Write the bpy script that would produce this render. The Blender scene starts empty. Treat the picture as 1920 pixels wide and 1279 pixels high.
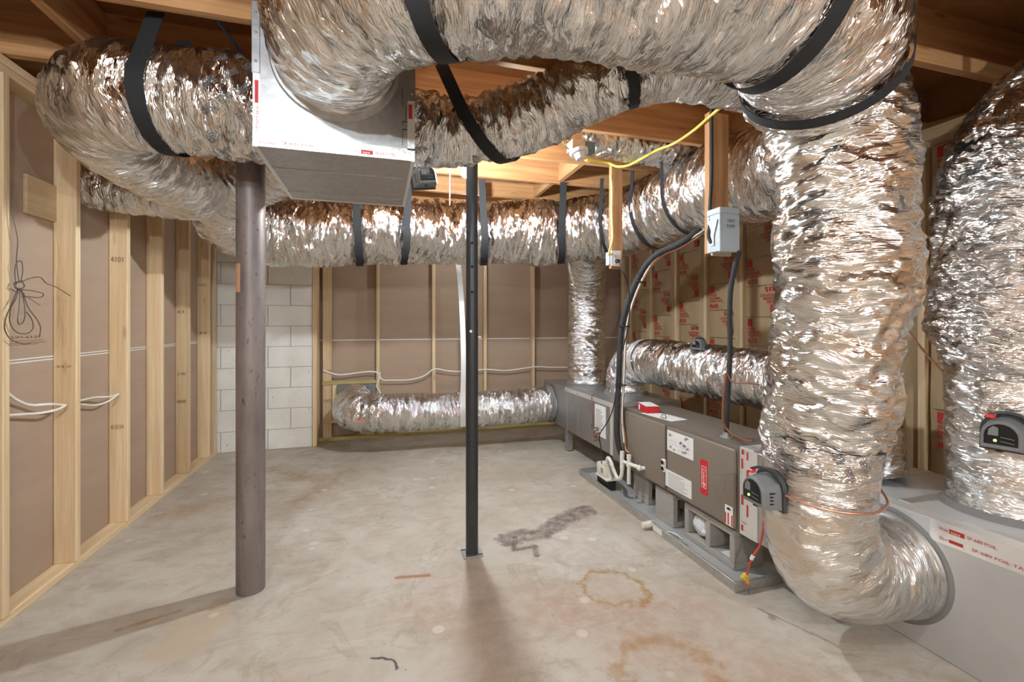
import bpy, bmesh, math, random
import numpy as np
from mathutils import Vector, Matrix

# ------------------------------------------------------------------ camera, light, exposure
SC = bpy.context.scene
COL = SC.collection
F_PX, CAM_H, HORIZON = 853.3, 1.28, 606.0
YAW = math.radians(16.27)
SY, CY = math.sin(YAW), math.cos(YAW)
cam_data = bpy.data.cameras.new('camera')
cam_data.sensor_width = 36.0
cam_data.lens = F_PX / 1920 * 36
cam_data.shift_y = -(639.5 - HORIZON) / 1920
cam_data.clip_start = 0.02
cam = bpy.data.objects.new('camera', cam_data)
cam.location = (0, 0, CAM_H)
cam.rotation_euler = (math.pi / 2, 0, -YAW)
COL.objects.link(cam)
SC.camera = cam

world = bpy.data.worlds.new('world')
world.use_nodes = True
world.node_tree.nodes['Background'].inputs[0].default_value = (0.9, 0.92, 1.0, 1)
world.node_tree.nodes['Background'].inputs[1].default_value = 0.02
SC.world = world
SC.view_settings.view_transform = 'Standard'
SC.view_settings.look = 'None'
SC.view_settings.gamma = 1.0
SC.view_settings.exposure = 0.85
SC.view_settings.use_curve_mapping = False
BULB_MAIN = 2000.0      # emission strength of the lit bulb by the black column
BULB_OVER = 850.0      # the bulb over the camera
FILL_ROOM = 2200.0     # two fill bulbs added behind the camera, out of view
FILL_REAR = 300.0      # small fill bulb added out of sight behind the long back duct
SC.cycles.use_light_tree = False
SC.cycles.max_bounces = 5
SC.cycles.diffuse_bounces = 4
SC.cycles.glossy_bounces = 3
SC.cycles.transmission_bounces = 2
RNG = random.Random(7)

# ------------------------------------------------------------------ geometry helpers
def at(px, py, d):
    """world point seen at pixel (px, py) of the 1920x1279 frame, d metres along the view axis"""
    u = (px - 960) / F_PX; v = (HORIZON - py) / F_PX
    return Vector(((SY + u * CY) * d, (CY - u * SY) * d, CAM_H + v * d))

def setup(o, mat=None, parent=None):
    COL.objects.link(o)
    if mat is not None and o.data is not None and not o.data.materials:
        o.data.materials.append(mat)
    if parent is not None:
        o.parent = parent
        loc = parent.location.copy()
        if parent.parent is not None and parent.parent.type == 'EMPTY':
            pass
        o.matrix_parent_inverse = parent_world(parent).inverted()
    return o

def parent_world(p):
    m = Matrix.LocRotScale(p.location, p.rotation_euler, p.scale)
    if p.parent is not None:
        m = parent_world(p.parent) @ p.matrix_parent_inverse @ m
    return m

def thing(name, label, cat, loc=(0, 0, 0), group=None):
    o = bpy.data.objects.new(name, None)
    o.empty_display_size = 0.05
    o.location = loc
    COL.objects.link(o)
    return tag(o, label, cat, group)

def tag(o, label, cat, group=None, kind=None):
    o['label'] = label; o['category'] = cat
    if group: o['group'] = group
    if kind: o['kind'] = kind
    return o

def structure(name, label, cat, o=None):
    if o is None:
        o = bpy.data.objects.new(name, None); o.empty_display_size = 0.05; COL.objects.link(o)
    o['kind'] = 'structure'; o['label'] = label; o['category'] = cat
    return o

class MB:
    """collects shapes into one mesh (world coordinates)"""
    def __init__(self): self.bm = bmesh.new()
    def box(self, lo, hi, bevel=0.0, rot=None, seg=1):
        lo = Vector(lo); hi = Vector(hi)
        r = bmesh.ops.create_cube(self.bm, size=1.0)
        vs = r['verts']; c = (lo + hi) / 2; s = hi - lo
        for v in vs: v.co = Vector((v.co.x * s.x, v.co.y * s.y, v.co.z * s.z))
        if bevel:
            es = list({e for v in vs for e in v.link_edges})
            rb = bmesh.ops.bevel(self.bm, geom=es, offset=bevel, segments=seg, affect='EDGES', profile=0.5)
            vs = list({v for f in rb['faces'] for v in f.verts} | {v for v in vs if v.is_valid})
        M = Matrix.Translation(c) @ (rot.to_4x4() if rot else Matrix.Identity(4))
        for v in vs: v.co = M @ v.co
        return vs
    def cyl(self, p0, p1, r0, r1=None, seg=20, caps=True):
        p0 = Vector(p0); p1 = Vector(p1); d = p1 - p0
        r = bmesh.ops.create_cone(self.bm, cap_ends=caps, segments=seg, radius1=r0, radius2=r0 if r1 is None else r1, depth=d.length)
        M = Matrix.Translation((p0 + p1) / 2) @ d.to_track_quat('Z', 'Y').to_matrix().to_4x4()
        for v in r['verts']: v.co = M @ v.co
    def sphere(self, c, r, u=16, v=10, scale=(1, 1, 1)):
        q = bmesh.ops.create_uvsphere(self.bm, u_segments=u, v_segments=v, radius=r)
        for w in q['verts']: w.co = Vector((w.co.x * scale[0], w.co.y * scale[1], w.co.z * scale[2])) + Vector(c)
    def tube(self, pts, r, seg=8, smooth=True, step=None, closed=False):
        P = spline(pts, step or max(r * 2.0, 0.012)) if smooth else [Vector(p) for p in pts]
        T = tangents(P); N = frames(P, T)
        rings = []
        for p, t, n in zip(P, T, N):
            b = t.cross(n)
            rings.append([self.bm.verts.new(p + (n * math.cos(a) + b * math.sin(a)) * r) for a in [2 * math.pi * k / seg for k in range(seg)]])
        for i in range(len(rings) - 1):
            for k in range(seg):
                self.bm.faces.new((rings[i][k], rings[i][(k + 1) % seg], rings[i + 1][(k + 1) % seg], rings[i + 1][k]))
        self.bm.faces.new(list(reversed(rings[0]))); self.bm.faces.new(rings[-1])
    def prism(self, poly, axis_vec, bevel=0.0):
        """poly: list of 3D points, extruded along axis_vec"""
        a = Vector(axis_vec)
        v0 = [self.bm.verts.new(Vector(p)) for p in poly]; v1 = [self.bm.verts.new(Vector(p) + a) for p in poly]
        n = len(poly)
        fs = [self.bm.faces.new(list(reversed(v0))), self.bm.faces.new(v1)]
        for k in range(n): fs.append(self.bm.faces.new((v0[k], v0[(k + 1) % n], v1[(k + 1) % n], v1[k])))
        if bevel:
            es = list({e for f in fs for e in f.edges})
            bmesh.ops.bevel(self.bm, geom=es, offset=bevel, segments=2, affect='EDGES', profile=0.5)
    def ribbon(self, pts, wdirs, w, th, smooth=True, step=0.02):
        """flat band through pts; wdirs = one vector or one per point: direction of the band's width"""
        P = spline(pts, step) if smooth else [Vector(p) for p in pts]
        T = tangents(P)
        many = isinstance(wdirs, list)
        rows = []
        for i, (p, t) in enumerate(zip(P, T)):
            if many:
                f = i / max(1, len(P) - 1) * (len(wdirs) - 1); k = min(int(f), len(wdirs) - 2); q = f - k
                wd = (Vector(wdirs[k]) * (1 - q) + Vector(wdirs[k + 1]) * q)
            else: wd = Vector(wdirs)
            wd = (wd - t * wd.dot(t)).normalized(); n = t.cross(wd)
            rows.append([self.bm.verts.new(p + wd * (a * w / 2) + n * (b * th / 2)) for a, b in ((-1, -1), (1, -1), (1, 1), (-1, 1))])
        for i in range(len(rows) - 1):
            for k in range(4): self.bm.faces.new((rows[i][k], rows[i][(k + 1) % 4], rows[i + 1][(k + 1) % 4], rows[i + 1][k]))
        self.bm.faces.new(list(reversed(rows[0]))); self.bm.faces.new(rows[-1])
    def build(self, name, mat, parent=None, smooth=None):
        bmesh.ops.recalc_face_normals(self.bm, faces=self.bm.faces)
        me = bpy.data.meshes.new(name); self.bm.to_mesh(me); self.bm.free()
        if smooth:
            me.polygons.foreach_set('use_smooth', [True] * len(me.polygons))
            try: me.set_sharp_from_angle(angle=math.radians(smooth if smooth is not True else 40))
            except Exception: pass
        o = bpy.data.objects.new(name, me)
        return setup(o, mat, parent)

def spline(pts, step):
    """Catmull-Rom through the points, resampled evenly"""
    P = [np.array(p, float) for p in pts]
    if len(P) == 2:
        n = max(2, int(np.linalg.norm((P[1] - P[0])[:3]) / step) + 1)
        return [Vector(P[0] * (1 - k / (n - 1)) + P[1] * (k / (n - 1))) for k in range(n)]
    Q = dense(P)
    return [Vector(q[:3]) for q in resample(Q, step)]

def dense(P, n=24):
    E = [2 * P[0] - P[1]] + P + [2 * P[-1] - P[-2]]
    out = []
    for i in range(1, len(E) - 2):
        p0, p1, p2, p3 = E[i - 1:i + 3]
        t0 = 0.0
        t1 = t0 + max(np.linalg.norm((p1 - p0)[:3]), 1e-6) ** 0.5
        t2 = t1 + max(np.linalg.norm((p2 - p1)[:3]), 1e-6) ** 0.5
        t3 = t2 + max(np.linalg.norm((p3 - p2)[:3]), 1e-6) ** 0.5
        for t in np.linspace(t1, t2, n, endpoint=False):
            a1 = (t1 - t) / (t1 - t0) * p0 + (t - t0) / (t1 - t0) * p1
            a2 = (t2 - t) / (t2 - t1) * p1 + (t - t1) / (t2 - t1) * p2
            a3 = (t3 - t) / (t3 - t2) * p2 + (t - t2) / (t3 - t2) * p3
            b1 = (t2 - t) / (t2 - t0) * a1 + (t - t0) / (t2 - t0) * a2
            b2 = (t3 - t) / (t3 - t1) * a2 + (t - t1) / (t3 - t1) * a3
            out.append((t2 - t) / (t2 - t1) * b1 + (t - t1) / (t2 - t1) * b2)
    out.append(P[-1])
    return np.array(out)

def resample(Q, step):
    L = np.concatenate([[0], np.cumsum(np.linalg.norm(np.diff(Q[:, :3], axis=0), axis=1))])
    n = max(3, int(L[-1] / step) + 1)
    s = np.linspace(0, L[-1], n)
    return np.stack([np.interp(s, L, Q[:, k]) for k in range(Q.shape[1])], axis=1)

def tangents(P):
    T = []
    for i in range(len(P)):
        d = Vector(P[min(i + 1, len(P) - 1)]) - Vector(P[max(i - 1, 0)])
        T.append(d.normalized() if d.length > 1e-9 else Vector((0, 0, 1)))
    return T

def frames(P, T):
    t = T[0]; ref = Vector((0, 0, 1)) if abs(t.z) < 0.85 else Vector((1, 0, 0))
    n = (ref - t * ref.dot(t)).normalized(); N = [n]
    for i in range(1, len(P)):
        n = (n - T[i] * n.dot(T[i]))
        n = n.normalized() if n.length > 1e-6 else N[-1]
        N.append(n)
    return N

_prm = {}
def gnoise(x, y, py, seed):
    """2D gradient noise, period py (integer) in y; roughly -1..1"""
    if seed not in _prm:
        r = np.random.RandomState(seed); _prm[seed] = (r.permutation(4096), r.rand(4096) * 2 * math.pi)
    perm, ang = _prm[seed]
    xi = np.floor(x).astype(int); yi = np.floor(y).astype(int); fx = x - xi; fy = y - yi
    def g(ix, iy, dx, dy):
        iy = np.mod(iy, py)
        a = ang[perm[(perm[ix & 4095] + iy) & 4095]]
        return np.cos(a) * dx + np.sin(a) * dy
    u = fx * fx * fx * (fx * (fx * 6 - 15) + 10); v = fy * fy * fy * (fy * (fy * 6 - 15) + 10)
    n00 = g(xi, yi, fx, fy); n10 = g(xi + 1, yi, fx - 1, fy); n01 = g(xi, yi + 1, fx, fy - 1); n11 = g(xi + 1, yi + 1, fx - 1, fy - 1)
    return ((n00 * (1 - u) + n10 * u) * (1 - v) + (n01 * (1 - u) + n11 * u) * v) * 1.5

def grid_mesh(name, V, nu, nv, wrap, uv=None, mat=None, parent=None, smooth=True):
    """V: (nu*nv,3) array of nu rows by nv columns; wrap closes the columns"""
    i = np.arange(nu - 1)[:, None]; jn = nv if wrap else nv - 1
    j = np.arange(jn)[None, :]; j2 = (j + 1) % nv
    F = np.stack([i * nv + j, i * nv + j2, (i + 1) * nv + j2, (i + 1) * nv + j], axis=-1).reshape(-1, 4)
    me = bpy.data.meshes.new(name)
    me.vertices.add(len(V)); me.vertices.foreach_set('co', V.astype(np.float32).ravel())
    me.loops.add(F.size); me.loops.foreach_set('vertex_index', F.astype(np.int32).ravel())
    me.polygons.add(len(F)); me.polygons.foreach_set('loop_start', np.arange(0, F.size, 4, dtype=np.int32))
    try: me.polygons.foreach_set('loop_total', np.full(len(F), 4, dtype=np.int32))
    except Exception: pass
    me.update(calc_edges=True)
    if smooth: me.polygons.foreach_set('use_smooth', [True] * len(F))
    if uv is not None:
        lay = me.uv_layers.new(name='UVMap')
        U, W = uv          # per-row s, per-column angle length
        si = np.broadcast_to(i, (nu - 1, jn)); jj = np.broadcast_to(j, (nu - 1, jn))
        dw = W[1] - W[0]
        c = np.stack([np.stack([U[si], jj * dw], -1), np.stack([U[si], (jj + 1) * dw], -1), np.stack([U[si + 1], (jj + 1) * dw], -1), np.stack([U[si + 1], jj * dw], -1)], axis=2)
        lay.data.foreach_set('uv', c.astype(np.float32).ravel())
    me.validate()
    o = bpy.data.objects.new(name, me)
    return setup(o, mat, parent)

def duct_path(pts, step=0.008):
    P = [np.array(p, float) for p in pts]
    Q = resample(dense(P) if len(P) > 2 else np.array([P[0] * (1 - k / 20) + P[1] * (k / 20) for k in range(21)]), step)
    C = [Vector(q[:3]) for q in Q]; R = Q[:, 3]
    # smooth tangents a little so that elbows stay round
    T = tangents(C)
    Ta = np.array([list(t) for t in T])
    k = max(1, int(0.05 / step)); ker = np.ones(2 * k + 1) / (2 * k + 1)
    Tp = np.pad(Ta, ((k, k), (0, 0)), mode='edge')
    Ta = np.stack([np.convolve(Tp[:, c], ker, 'valid') for c in range(3)], axis=1)
    T = [Vector(t).normalized() for t in Ta]
    return C, R, T, frames(C, T)

def duct(name, pts, mat, parent=None, seed=1, fold=1.0, crumple=1.0, rib=1.0, lump=1.0, pinch=(), step=0.008, seg=None, grow=0.0, spiral=2):
    """wrinkled foil-jacketed flexible duct along pts (x, y, z, radius); pinch: (fraction, depth, half width)"""
    C, R, T, N = duct_path(pts, step)
    n = len(C); rm = float(np.mean(R))
    seg = seg or int(np.clip(2 * math.pi * rm / 0.009, 48, 190))
    s = np.arange(n) * step
    a = np.arange(seg) / seg
    S, A = np.meshgrid(s, a, indexing='ij')
    k = rm / 0.22
    w = 0.6 * gnoise(S * 3.0, A * 4, 4, seed + 5)
    d = 0.016 * k * lump * gnoise(S * 3.2, A * 3, 3, seed)
    f1 = gnoise(S * 16 + spiral * A * 4 + 1.4 * w, A * 4, 4, seed + 1)
    f2 = gnoise(S * 30 + spiral * A * 6 + 2.0 * w, A * 6, 6, seed + 2)
    f3 = gnoise(S * 9 - spiral * A * 3 + w, A * 7, 7, seed + 3)
    d = d + fold * (0.013 * (0.42 - np.abs(f1)) + 0.007 * (0.4 - np.abs(f2)))
    d = d + crumple * (0.010 * (0.4 - np.abs(f3)) + 0.004 * gnoise(S * 42, A * 22, 22, seed + 4) + 0.006 * (0.4 - np.abs(gnoise(S * 20, A * 16, 16, seed + 6))))
    d = d + rib * 0.0022 * np.cos(2 * math.pi * (S / 0.05 + A))
    rad = R[:, None] + d + grow
    L = s[-1]
    for (fr, dep, hw) in pinch:
        q = np.clip(1 - np.abs(s / L - fr) * L / hw, 0, 1); q = q * q * (3 - 2 * q)
        rad = rad - (dep * q)[:, None]
    Ca = np.array([list(c) for c in C]); Na = np.array([list(x) for x in N]); Ta = np.array([list(x) for x in T]); Ba = np.cross(Ta, Na)
    ang = A * 2 * math.pi
    V = Ca[:, None, :] + rad[..., None] * (np.cos(ang)[..., None] * Na[:, None, :] + np.sin(ang)[..., None] * Ba[:, None, :])
    V = V + Ta[:, None, :] * (0.006 * crumple * gnoise(S * 15, A * 10, 10, seed + 8))[..., None]
    o = grid_mesh(name, V.reshape(-1, 3), n, seg, True, (s, a * 2 * math.pi * rm), mat, parent)
    return o

def path_point(pts, fr, step=0.008):
    C, R, T, N = duct_path(pts, step)
    i = int(fr * (len(C) - 1))
    return C[i], R[i], T[i], N[i], T[i].cross(N[i])

def strap(name, pts, fr, label, w=0.048, ztop=2.43, spread=0.0, over=0.004, group=None, tails=(True, True), skew=0.0, mat=None):
    """black webbing strap slung under a duct at fraction fr and run up to the joists"""
    c, r, t, n, b = path_point(pts, fr)
    up = Vector((0, 0, 1)); up = (up - t * up.dot(t)).normalized()
    side = t.cross(up).normalized(); r = r + over
    P = []
    K = 14
    for k in range(K + 1):
        a = math.pi * k / K
        P.append(c + side * (r * math.cos(a)) - up * (r * math.sin(a)) + t * (skew * (k / K - 0.5)))
    pre = []; post = []
    if tails[0]:
        e = Vector((P[0].x, P[0].y, ztop)) + side * spread + t * (-skew * 0.5)
        pre = [e, (e * 0.5 + P[0] * 0.5)]
    if tails[1]:
        e = Vector((P[-1].x, P[-1].y, ztop)) - side * spread + t * (skew * 0.5)
        post = [(e * 0.5 + P[-1] * 0.5), e]
    m = MB(); m.ribbon(pre + P + post, t, w, 0.003)
    o = m.build(name, mat or M['strap'], None, smooth=50)
    return tag(o, label, 'strap', group)

_txt = {}
def text_data(s, spacing=1.0, bold=0.0):
    spacing = (spacing, bold)
    if (s, spacing) in _txt: return _txt[(s, spacing)]
    cu = bpy.data.curves.new('t', 'FONT'); cu.body = s; cu.size = 1.0; cu.resolution_u = 2
    cu.align_x = 'LEFT'; cu.align_y = 'BOTTOM_BASELINE'; cu.space_character = spacing[0]; cu.offset = bold
    ob = bpy.data.objects.new('t', cu); COL.objects.link(ob)
    dg = bpy.context.evaluated_depsgraph_get(); dg.update()
    me = bpy.data.meshes.new_from_object(ob.evaluated_get(dg))
    co = [v.co.copy() for v in me.vertices]; fs = [tuple(p.vertices) for p in me.polygons]
    bpy.data.objects.remove(ob); bpy.data.curves.remove(cu); bpy.data.meshes.remove(me)
    w = max([c.x for c in co] or [1]); _txt[(s, spacing)] = (co, fs, w)
    return _txt[(s, spacing)]

class Print:
    """flat printing on a plane: lettering and bars, one mesh per colour"""
    def __init__(self, origin, xd, yd):
        self.o = Vector(origin); self.x = Vector(xd).normalized(); self.y = Vector(yd).normalized(); self.n = self.x.cross(self.y)
        self.v = []; self.f = []
    def add(self, co, fs):
        k = len(self.v); self.v += co; self.f += [tuple(i + k for i in f) for f in fs]
    def pt(self, u, v, lift=0.0): return self.o + self.x * u + self.y * v + self.n * lift
    def text(self, s, u, v, h, width=None, flip=False, lift=0.0012, bold=0.0):
        co, fs, w = text_data(s, 1.0, bold); sx = h * 1.4 if width is None else width / w; sy = h * 1.4
        if flip: self.add([self.pt(u - c.x * sx, v - c.y * sy, lift) for c in co], fs)
        else: self.add([self.pt(u + c.x * sx, v + c.y * sy, lift) for c in co], fs)
    def rect(self, u0, v0, u1, v1, lift=0.0010):
        self.add([self.pt(u0, v0, lift), self.pt(u1, v0, lift), self.pt(u1, v1, lift), self.pt(u0, v1, lift)], [(0, 1, 2, 3)])
    def build(self, name, mat, parent):
        me = bpy.data.meshes.new(name); me.from_pydata([tuple(v) for v in self.v], [], self.f); me.update()
        o = setup(bpy.data.objects.new(name, me), mat, parent); o['kind'] = 'stuff'
        return o
# ------------------------------------------------------------------ materials
M = {}
class NT:
    def __init__(self, name):
        self.m = bpy.data.materials.new(name); self.m.use_nodes = True
        self.t = self.m.node_tree; self.t.nodes.clear()
        self.out = self.n('ShaderNodeOutputMaterial'); self.p = self.n('ShaderNodeBsdfPrincipled')
        self.t.links.new(self.p.outputs[0], self.out.inputs[0]); M[name] = self.m
    def n(self, ty, **kw):
        x = self.t.nodes.new(ty)
        for k, v in kw.items(): setattr(x, k, v)
        return x
    def l(self, a, b): self.t.links.new(a, b); return b
    def put(self, inp, v):
        if v is None: return
        if hasattr(v, 'is_output') or isinstance(v, bpy.types.NodeSocket): self.t.links.new(v, inp)
        else: inp.default_value = v
    def math(self, op, a, b=None, c=None, clamp=False):
        x = self.n('ShaderNodeMath', operation=op, use_clamp=clamp)
        self.put(x.inputs[0], a); self.put(x.inputs[1], b); self.put(x.inputs[2], c); return x.outputs[0]
    def vmath(self, op, a, b=None, out=0):
        x = self.n('ShaderNodeVectorMath', operation=op); self.put(x.inputs[0], a); self.put(x.inputs[1], b); return x.outputs[out]
    def scale(self, a, s):
        x = self.n('ShaderNodeVectorMath', operation='SCALE'); self.put(x.inputs[0], a); self.put(x.inputs['Scale'], s); return x.outputs[0]
    def mapping(self, vec, scale=(1, 1, 1), rot=(0, 0, 0), loc=(0, 0, 0)):
        x = self.n('ShaderNodeMapping'); self.put(x.inputs[0], vec); x.inputs['Scale'].default_value = scale; x.inputs['Rotation'].default_value = rot; x.inputs['Location'].default_value = loc
        return x.outputs[0]
    def noise(self, vec, scale=5, detail=4, rough=0.5, dist=0.0, out=0):
        x = self.n('ShaderNodeTexNoise'); self.put(x.inputs['Vector'], vec); x.inputs['Scale'].default_value = scale; x.inputs['Detail'].default_value = detail
        x.inputs['Roughness'].default_value = rough; x.inputs['Distortion'].default_value = dist; return x.outputs[out]
    def voronoi(self, vec, scale=5, feature='F1', out=0, rand=1.0):
        x = self.n('ShaderNodeTexVoronoi', feature=feature); self.put(x.inputs['Vector'], vec); x.inputs['Scale'].default_value = scale; x.inputs['Randomness'].default_value = rand; return x.outputs[out]
    def ramp(self, f, stops, interp='LINEAR'):
        x = self.n('ShaderNodeValToRGB'); self.put(x.inputs[0], f); e = x.color_ramp.elements; x.color_ramp.interpolation = interp
        while len(e) < len(stops): e.new(0.5)
        for k, (p, c) in enumerate(stops):
            e[k].position = p; e[k].color = (c[0], c[1], c[2], 1) if isinstance(c, (tuple, list)) else (c, c, c, 1)
        return x.outputs[0]
    def mix(self, f, a, b, mode='MIX'):
        x = self.n('ShaderNodeMix', data_type='RGBA', blend_type=mode); self.put(x.inputs[0], f)
        for i, v in ((6, a), (7, b)):
            if isinstance(v, tuple): v = (v[0], v[1], v[2], 1)
            self.put(x.inputs[i], v)
        return x.outputs[2]
    def smooth(self, v, a, b):
        x = self.n('ShaderNodeMapRange', interpolation_type='SMOOTHSTEP'); self.put(x.inputs[0], v); x.inputs[1].default_value = a; x.inputs[2].default_value = b; return x.outputs[0]
    def bump(self, h, dist=0.01, strength=1.0, normal=None):
        x = self.n('ShaderNodeBump'); self.put(x.inputs['Height'], h); x.inputs['Distance'].default_value = dist; x.inputs['Strength'].default_value = strength
        if normal is not None: self.put(x.inputs['Normal'], normal)
        return x.outputs[0]
    def set(self, color=None, rough=None, metal=None, normal=None, spec=None):
        if isinstance(color, tuple): color = (color[0], color[1], color[2], 1)
        self.put(self.p.inputs['Base Color'], color); self.put(self.p.inputs['Roughness'], rough); self.put(self.p.inputs['Metallic'], metal)
        self.put(self.p.inputs['Normal'], normal); self.put(self.p.inputs['Specular IOR Level'], spec); return self.m
    def obj(self): return self.n('ShaderNodeTexCoord').outputs['Object']
    def uv(self): return self.n('ShaderNodeTexCoord').outputs['UV']
    def rand(self): return self.n('ShaderNodeObjectInfo').outputs['Random']

def lin(r, g, b):
    f = lambda c: ((c / 255 + 0.055) / 1.055) ** 2.4 if c > 10 else c / 255 / 12.92
    return (f(r), f(g), f(b))

def plain(name, col, rough=0.5, metal=0.0, bump=0.0, bscale=60, var=0.06):
    k = NT(name); o = k.obj(); nz = k.noise(o, bscale, 3)
    c2 = tuple(min(1, v * (1 - var * 2)) for v in col); c1 = tuple(min(1, v * (1 + var)) for v in col)
    k.set(k.mix(k.noise(o, 9, 4), c2, c1), k.math('MULTIPLY_ADD', nz, 0.15, rough - 0.075), metal, k.bump(nz, 0.002, bump) if bump else None)
    return k.m

def wood(name, axis, light, dark, knot=0.5):
    k = NT(name); o = k.obj(); rnd = k.rand()
    off = k.n('ShaderNodeCombineXYZ'); k.put(off.inputs[0], k.math('MULTIPLY', rnd, 37.0)); k.put(off.inputs[1], k.math('MULTIPLY', rnd, 19.0)); k.put(off.inputs[2], k.math('MULTIPLY', rnd, 53.0))
    v = k.vmath('ADD', o, off.outputs[0])
    sc = [26, 26, 26]; sc[axis] = 1.1
    g1 = k.noise(k.mapping(v, tuple(sc)), 1.0, 5, 0.6, 0.4)
    sc2 = [150, 150, 150]; sc2[axis] = 3.0
    g2 = k.noise(k.mapping(v, tuple(sc2)), 1.0, 3, 0.6)
    sc3 = [9.0, 9.0, 9.0]; sc3[axis] = 2.2
    kn = k.voronoi(k.mapping(v, tuple(sc3)), 1.0)
    c = k.mix(k.ramp(g1, [(0.3, 0), (0.7, 1)]), dark, light)
    c = k.mix(k.math('MULTIPLY', k.ramp(g2, [(0.45, 0), (0.75, 1)]), 0.35), c, tuple(x * 0.72 for x in dark))
    c = k.mix(k.math('MULTIPLY', k.ramp(kn, [(0.05, 1), (0.13, 0)]), knot), c, tuple(x * y for x, y in zip(dark, (0.55, 0.42, 0.32))))
    tone = k.math('MULTIPLY_ADD', k.math('FRACT', k.math('MULTIPLY', rnd, 7.3)), 0.24, 0.86)
    c = k.scale(c, tone)
    k.set(c, 0.62, 0.0, k.bump(g2, 0.0015, 0.5), 0.3)
    return k.m
for ax, s in enumerate('xyz'):
    wood('stud_' + s, ax, lin(232, 208, 172), lin(208, 176, 132))
    wood('joist_' + s, ax, lin(202, 152, 104), lin(158, 110, 68), 0.7)
wood('treated_x', 0, lin(200, 184, 122), lin(168, 150, 92))

def foil(name, base, r0, r1, wr=1.0, prints=False, tan_refl=0.0, sc=1.0):
    k = NT(name); uv = k.scale(k.uv(), sc)
    w = k.noise(uv, 7, 1, 0.5, out=1)
    uvw = k.vmath('ADD', uv, k.scale(k.vmath('SUBTRACT', w, (0.5, 0.5, 0.5)), 0.06))
    a = k.noise(k.mapping(uvw, (95, 10, 1), (0, 0, 0.22)), 1.0, 3, 0.6, 0.3)
    b = k.noise(k.mapping(uvw, (42, 12, 1), (0, 0, -0.45)), 1.0, 2, 0.6, 0.6)
    ridge = k.math('ABSOLUTE', k.math('SUBTRACT', a, 0.5)); ridge2 = k.math('ABSOLUTE', k.math('SUBTRACT', b, 0.5))
    h = k.math('ADD', k.math('MULTIPLY', ridge, -1.2), k.math('MULTIPLY', ridge2, -1.6))
    # facets: every cell of the crumpled jacket is a small flat tilted piece
    uvd = k.vmath('ADD', uvw, k.scale(k.vmath('SUBTRACT', k.noise(uv, 26, 1, 0.5, out=1), (0.5, 0.5, 0.5)), 0.035))
    f1 = k.voronoi(k.mapping(uvd, (34, 9, 1), (0, 0, 0.28)), 1.0, 'F1', 1); f2 = k.voronoi(k.mapping(uvd, (80, 22, 1), (0, 0, -0.2)), 1.0, 'F1', 1)
    tilt = k.vmath('ADD', k.scale(k.vmath('SUBTRACT', f1, (0.5, 0.5, 0.5)), 0.55 * wr), k.scale(k.vmath('SUBTRACT', f2, (0.5, 0.5, 0.5)), 0.42 * wr))
    nb = k.vmath('NORMALIZE', k.vmath('ADD', k.n('ShaderNodeNewGeometry').outputs['Normal'], tilt))
    nrm = k.bump(h, 0.009 * wr, 0.9, nb)
    big = k.noise(uv, 5, 2)
    rough = k.math('ADD', k.math('MULTIPLY', k.ramp(big, [(0.35, 0), (0.65, 1)]), r1 - r0), r0)
    c = k.mix(k.ramp(k.noise(uv, 3.0, 3, 0.6), [(0.4, 0), (0.65, 1)]), base, tuple(x * y for x, y in zip(base, (0.90, 0.885, 0.86))))
    if tan_refl:        # tan patches: reflections of brown surroundings painted into the foil colour
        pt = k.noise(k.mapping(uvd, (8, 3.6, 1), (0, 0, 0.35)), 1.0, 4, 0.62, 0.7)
        c = k.mix(k.math('MULTIPLY', k.ramp(pt, [(0.50, 0), (0.58, 1)]), tan_refl), c, (0.70, 0.56, 0.42))
    if prints:
        q = k.mapping(uvw, (15, 15, 1), (0, 0, 0.6))
        fr = k.vmath('FRACTION', q); cell = k.vmath('FLOOR', q)
        wn = k.n('ShaderNodeTexWhiteNoise'); wn.noise_dimensions = '2D'; k.put(wn.inputs['Vector'], cell)
        sx = k.n('ShaderNodeSeparateXYZ'); k.put(sx.inputs[0], fr)
        inx = k.math('LESS_THAN', k.math('ABSOLUTE', k.math('SUBTRACT', sx.outputs[0], 0.5)), 0.33)
        iny = k.math('LESS_THAN', k.math('ABSOLUTE', k.math('SUBTRACT', sx.outputs[1], 0.5)), 0.20)
        gl = k.math('GREATER_THAN', k.noise(k.mapping(uvw, (260, 190, 1), (0, 0, 0.6)), 1.0, 1, 0.4), 0.47)
        msk = k.math('MULTIPLY', k.math('MULTIPLY', inx, iny), k.math('MULTIPLY', gl, k.math('GREATER_THAN', wn.outputs[0], 0.22)))
        c = k.mix(k.math('MULTIPLY', msk, 0.85), c, (0.03, 0.03, 0.035))
        k.set(metal=k.math('SUBTRACT', 1.0, k.math('MULTIPLY', msk, 0.9)))
    else: k.set(metal=1.0)
    k.set(c, rough, None, nrm)
    return k.m
foil('foil', (0.90, 0.90, 0.90), 0.09, 0.22)
foil('foil_tape', (0.90, 0.90, 0.90), 0.10, 0.22, 1.25, prints=True)
foil('foil_smooth', (0.88, 0.875, 0.865), 0.16, 0.30, 0.5, tan_refl=0.45)
foil('foil_tan_refl', (0.89, 0.89, 0.885), 0.13, 0.28, 0.72, tan_refl=0.6, sc=0.7)

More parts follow.
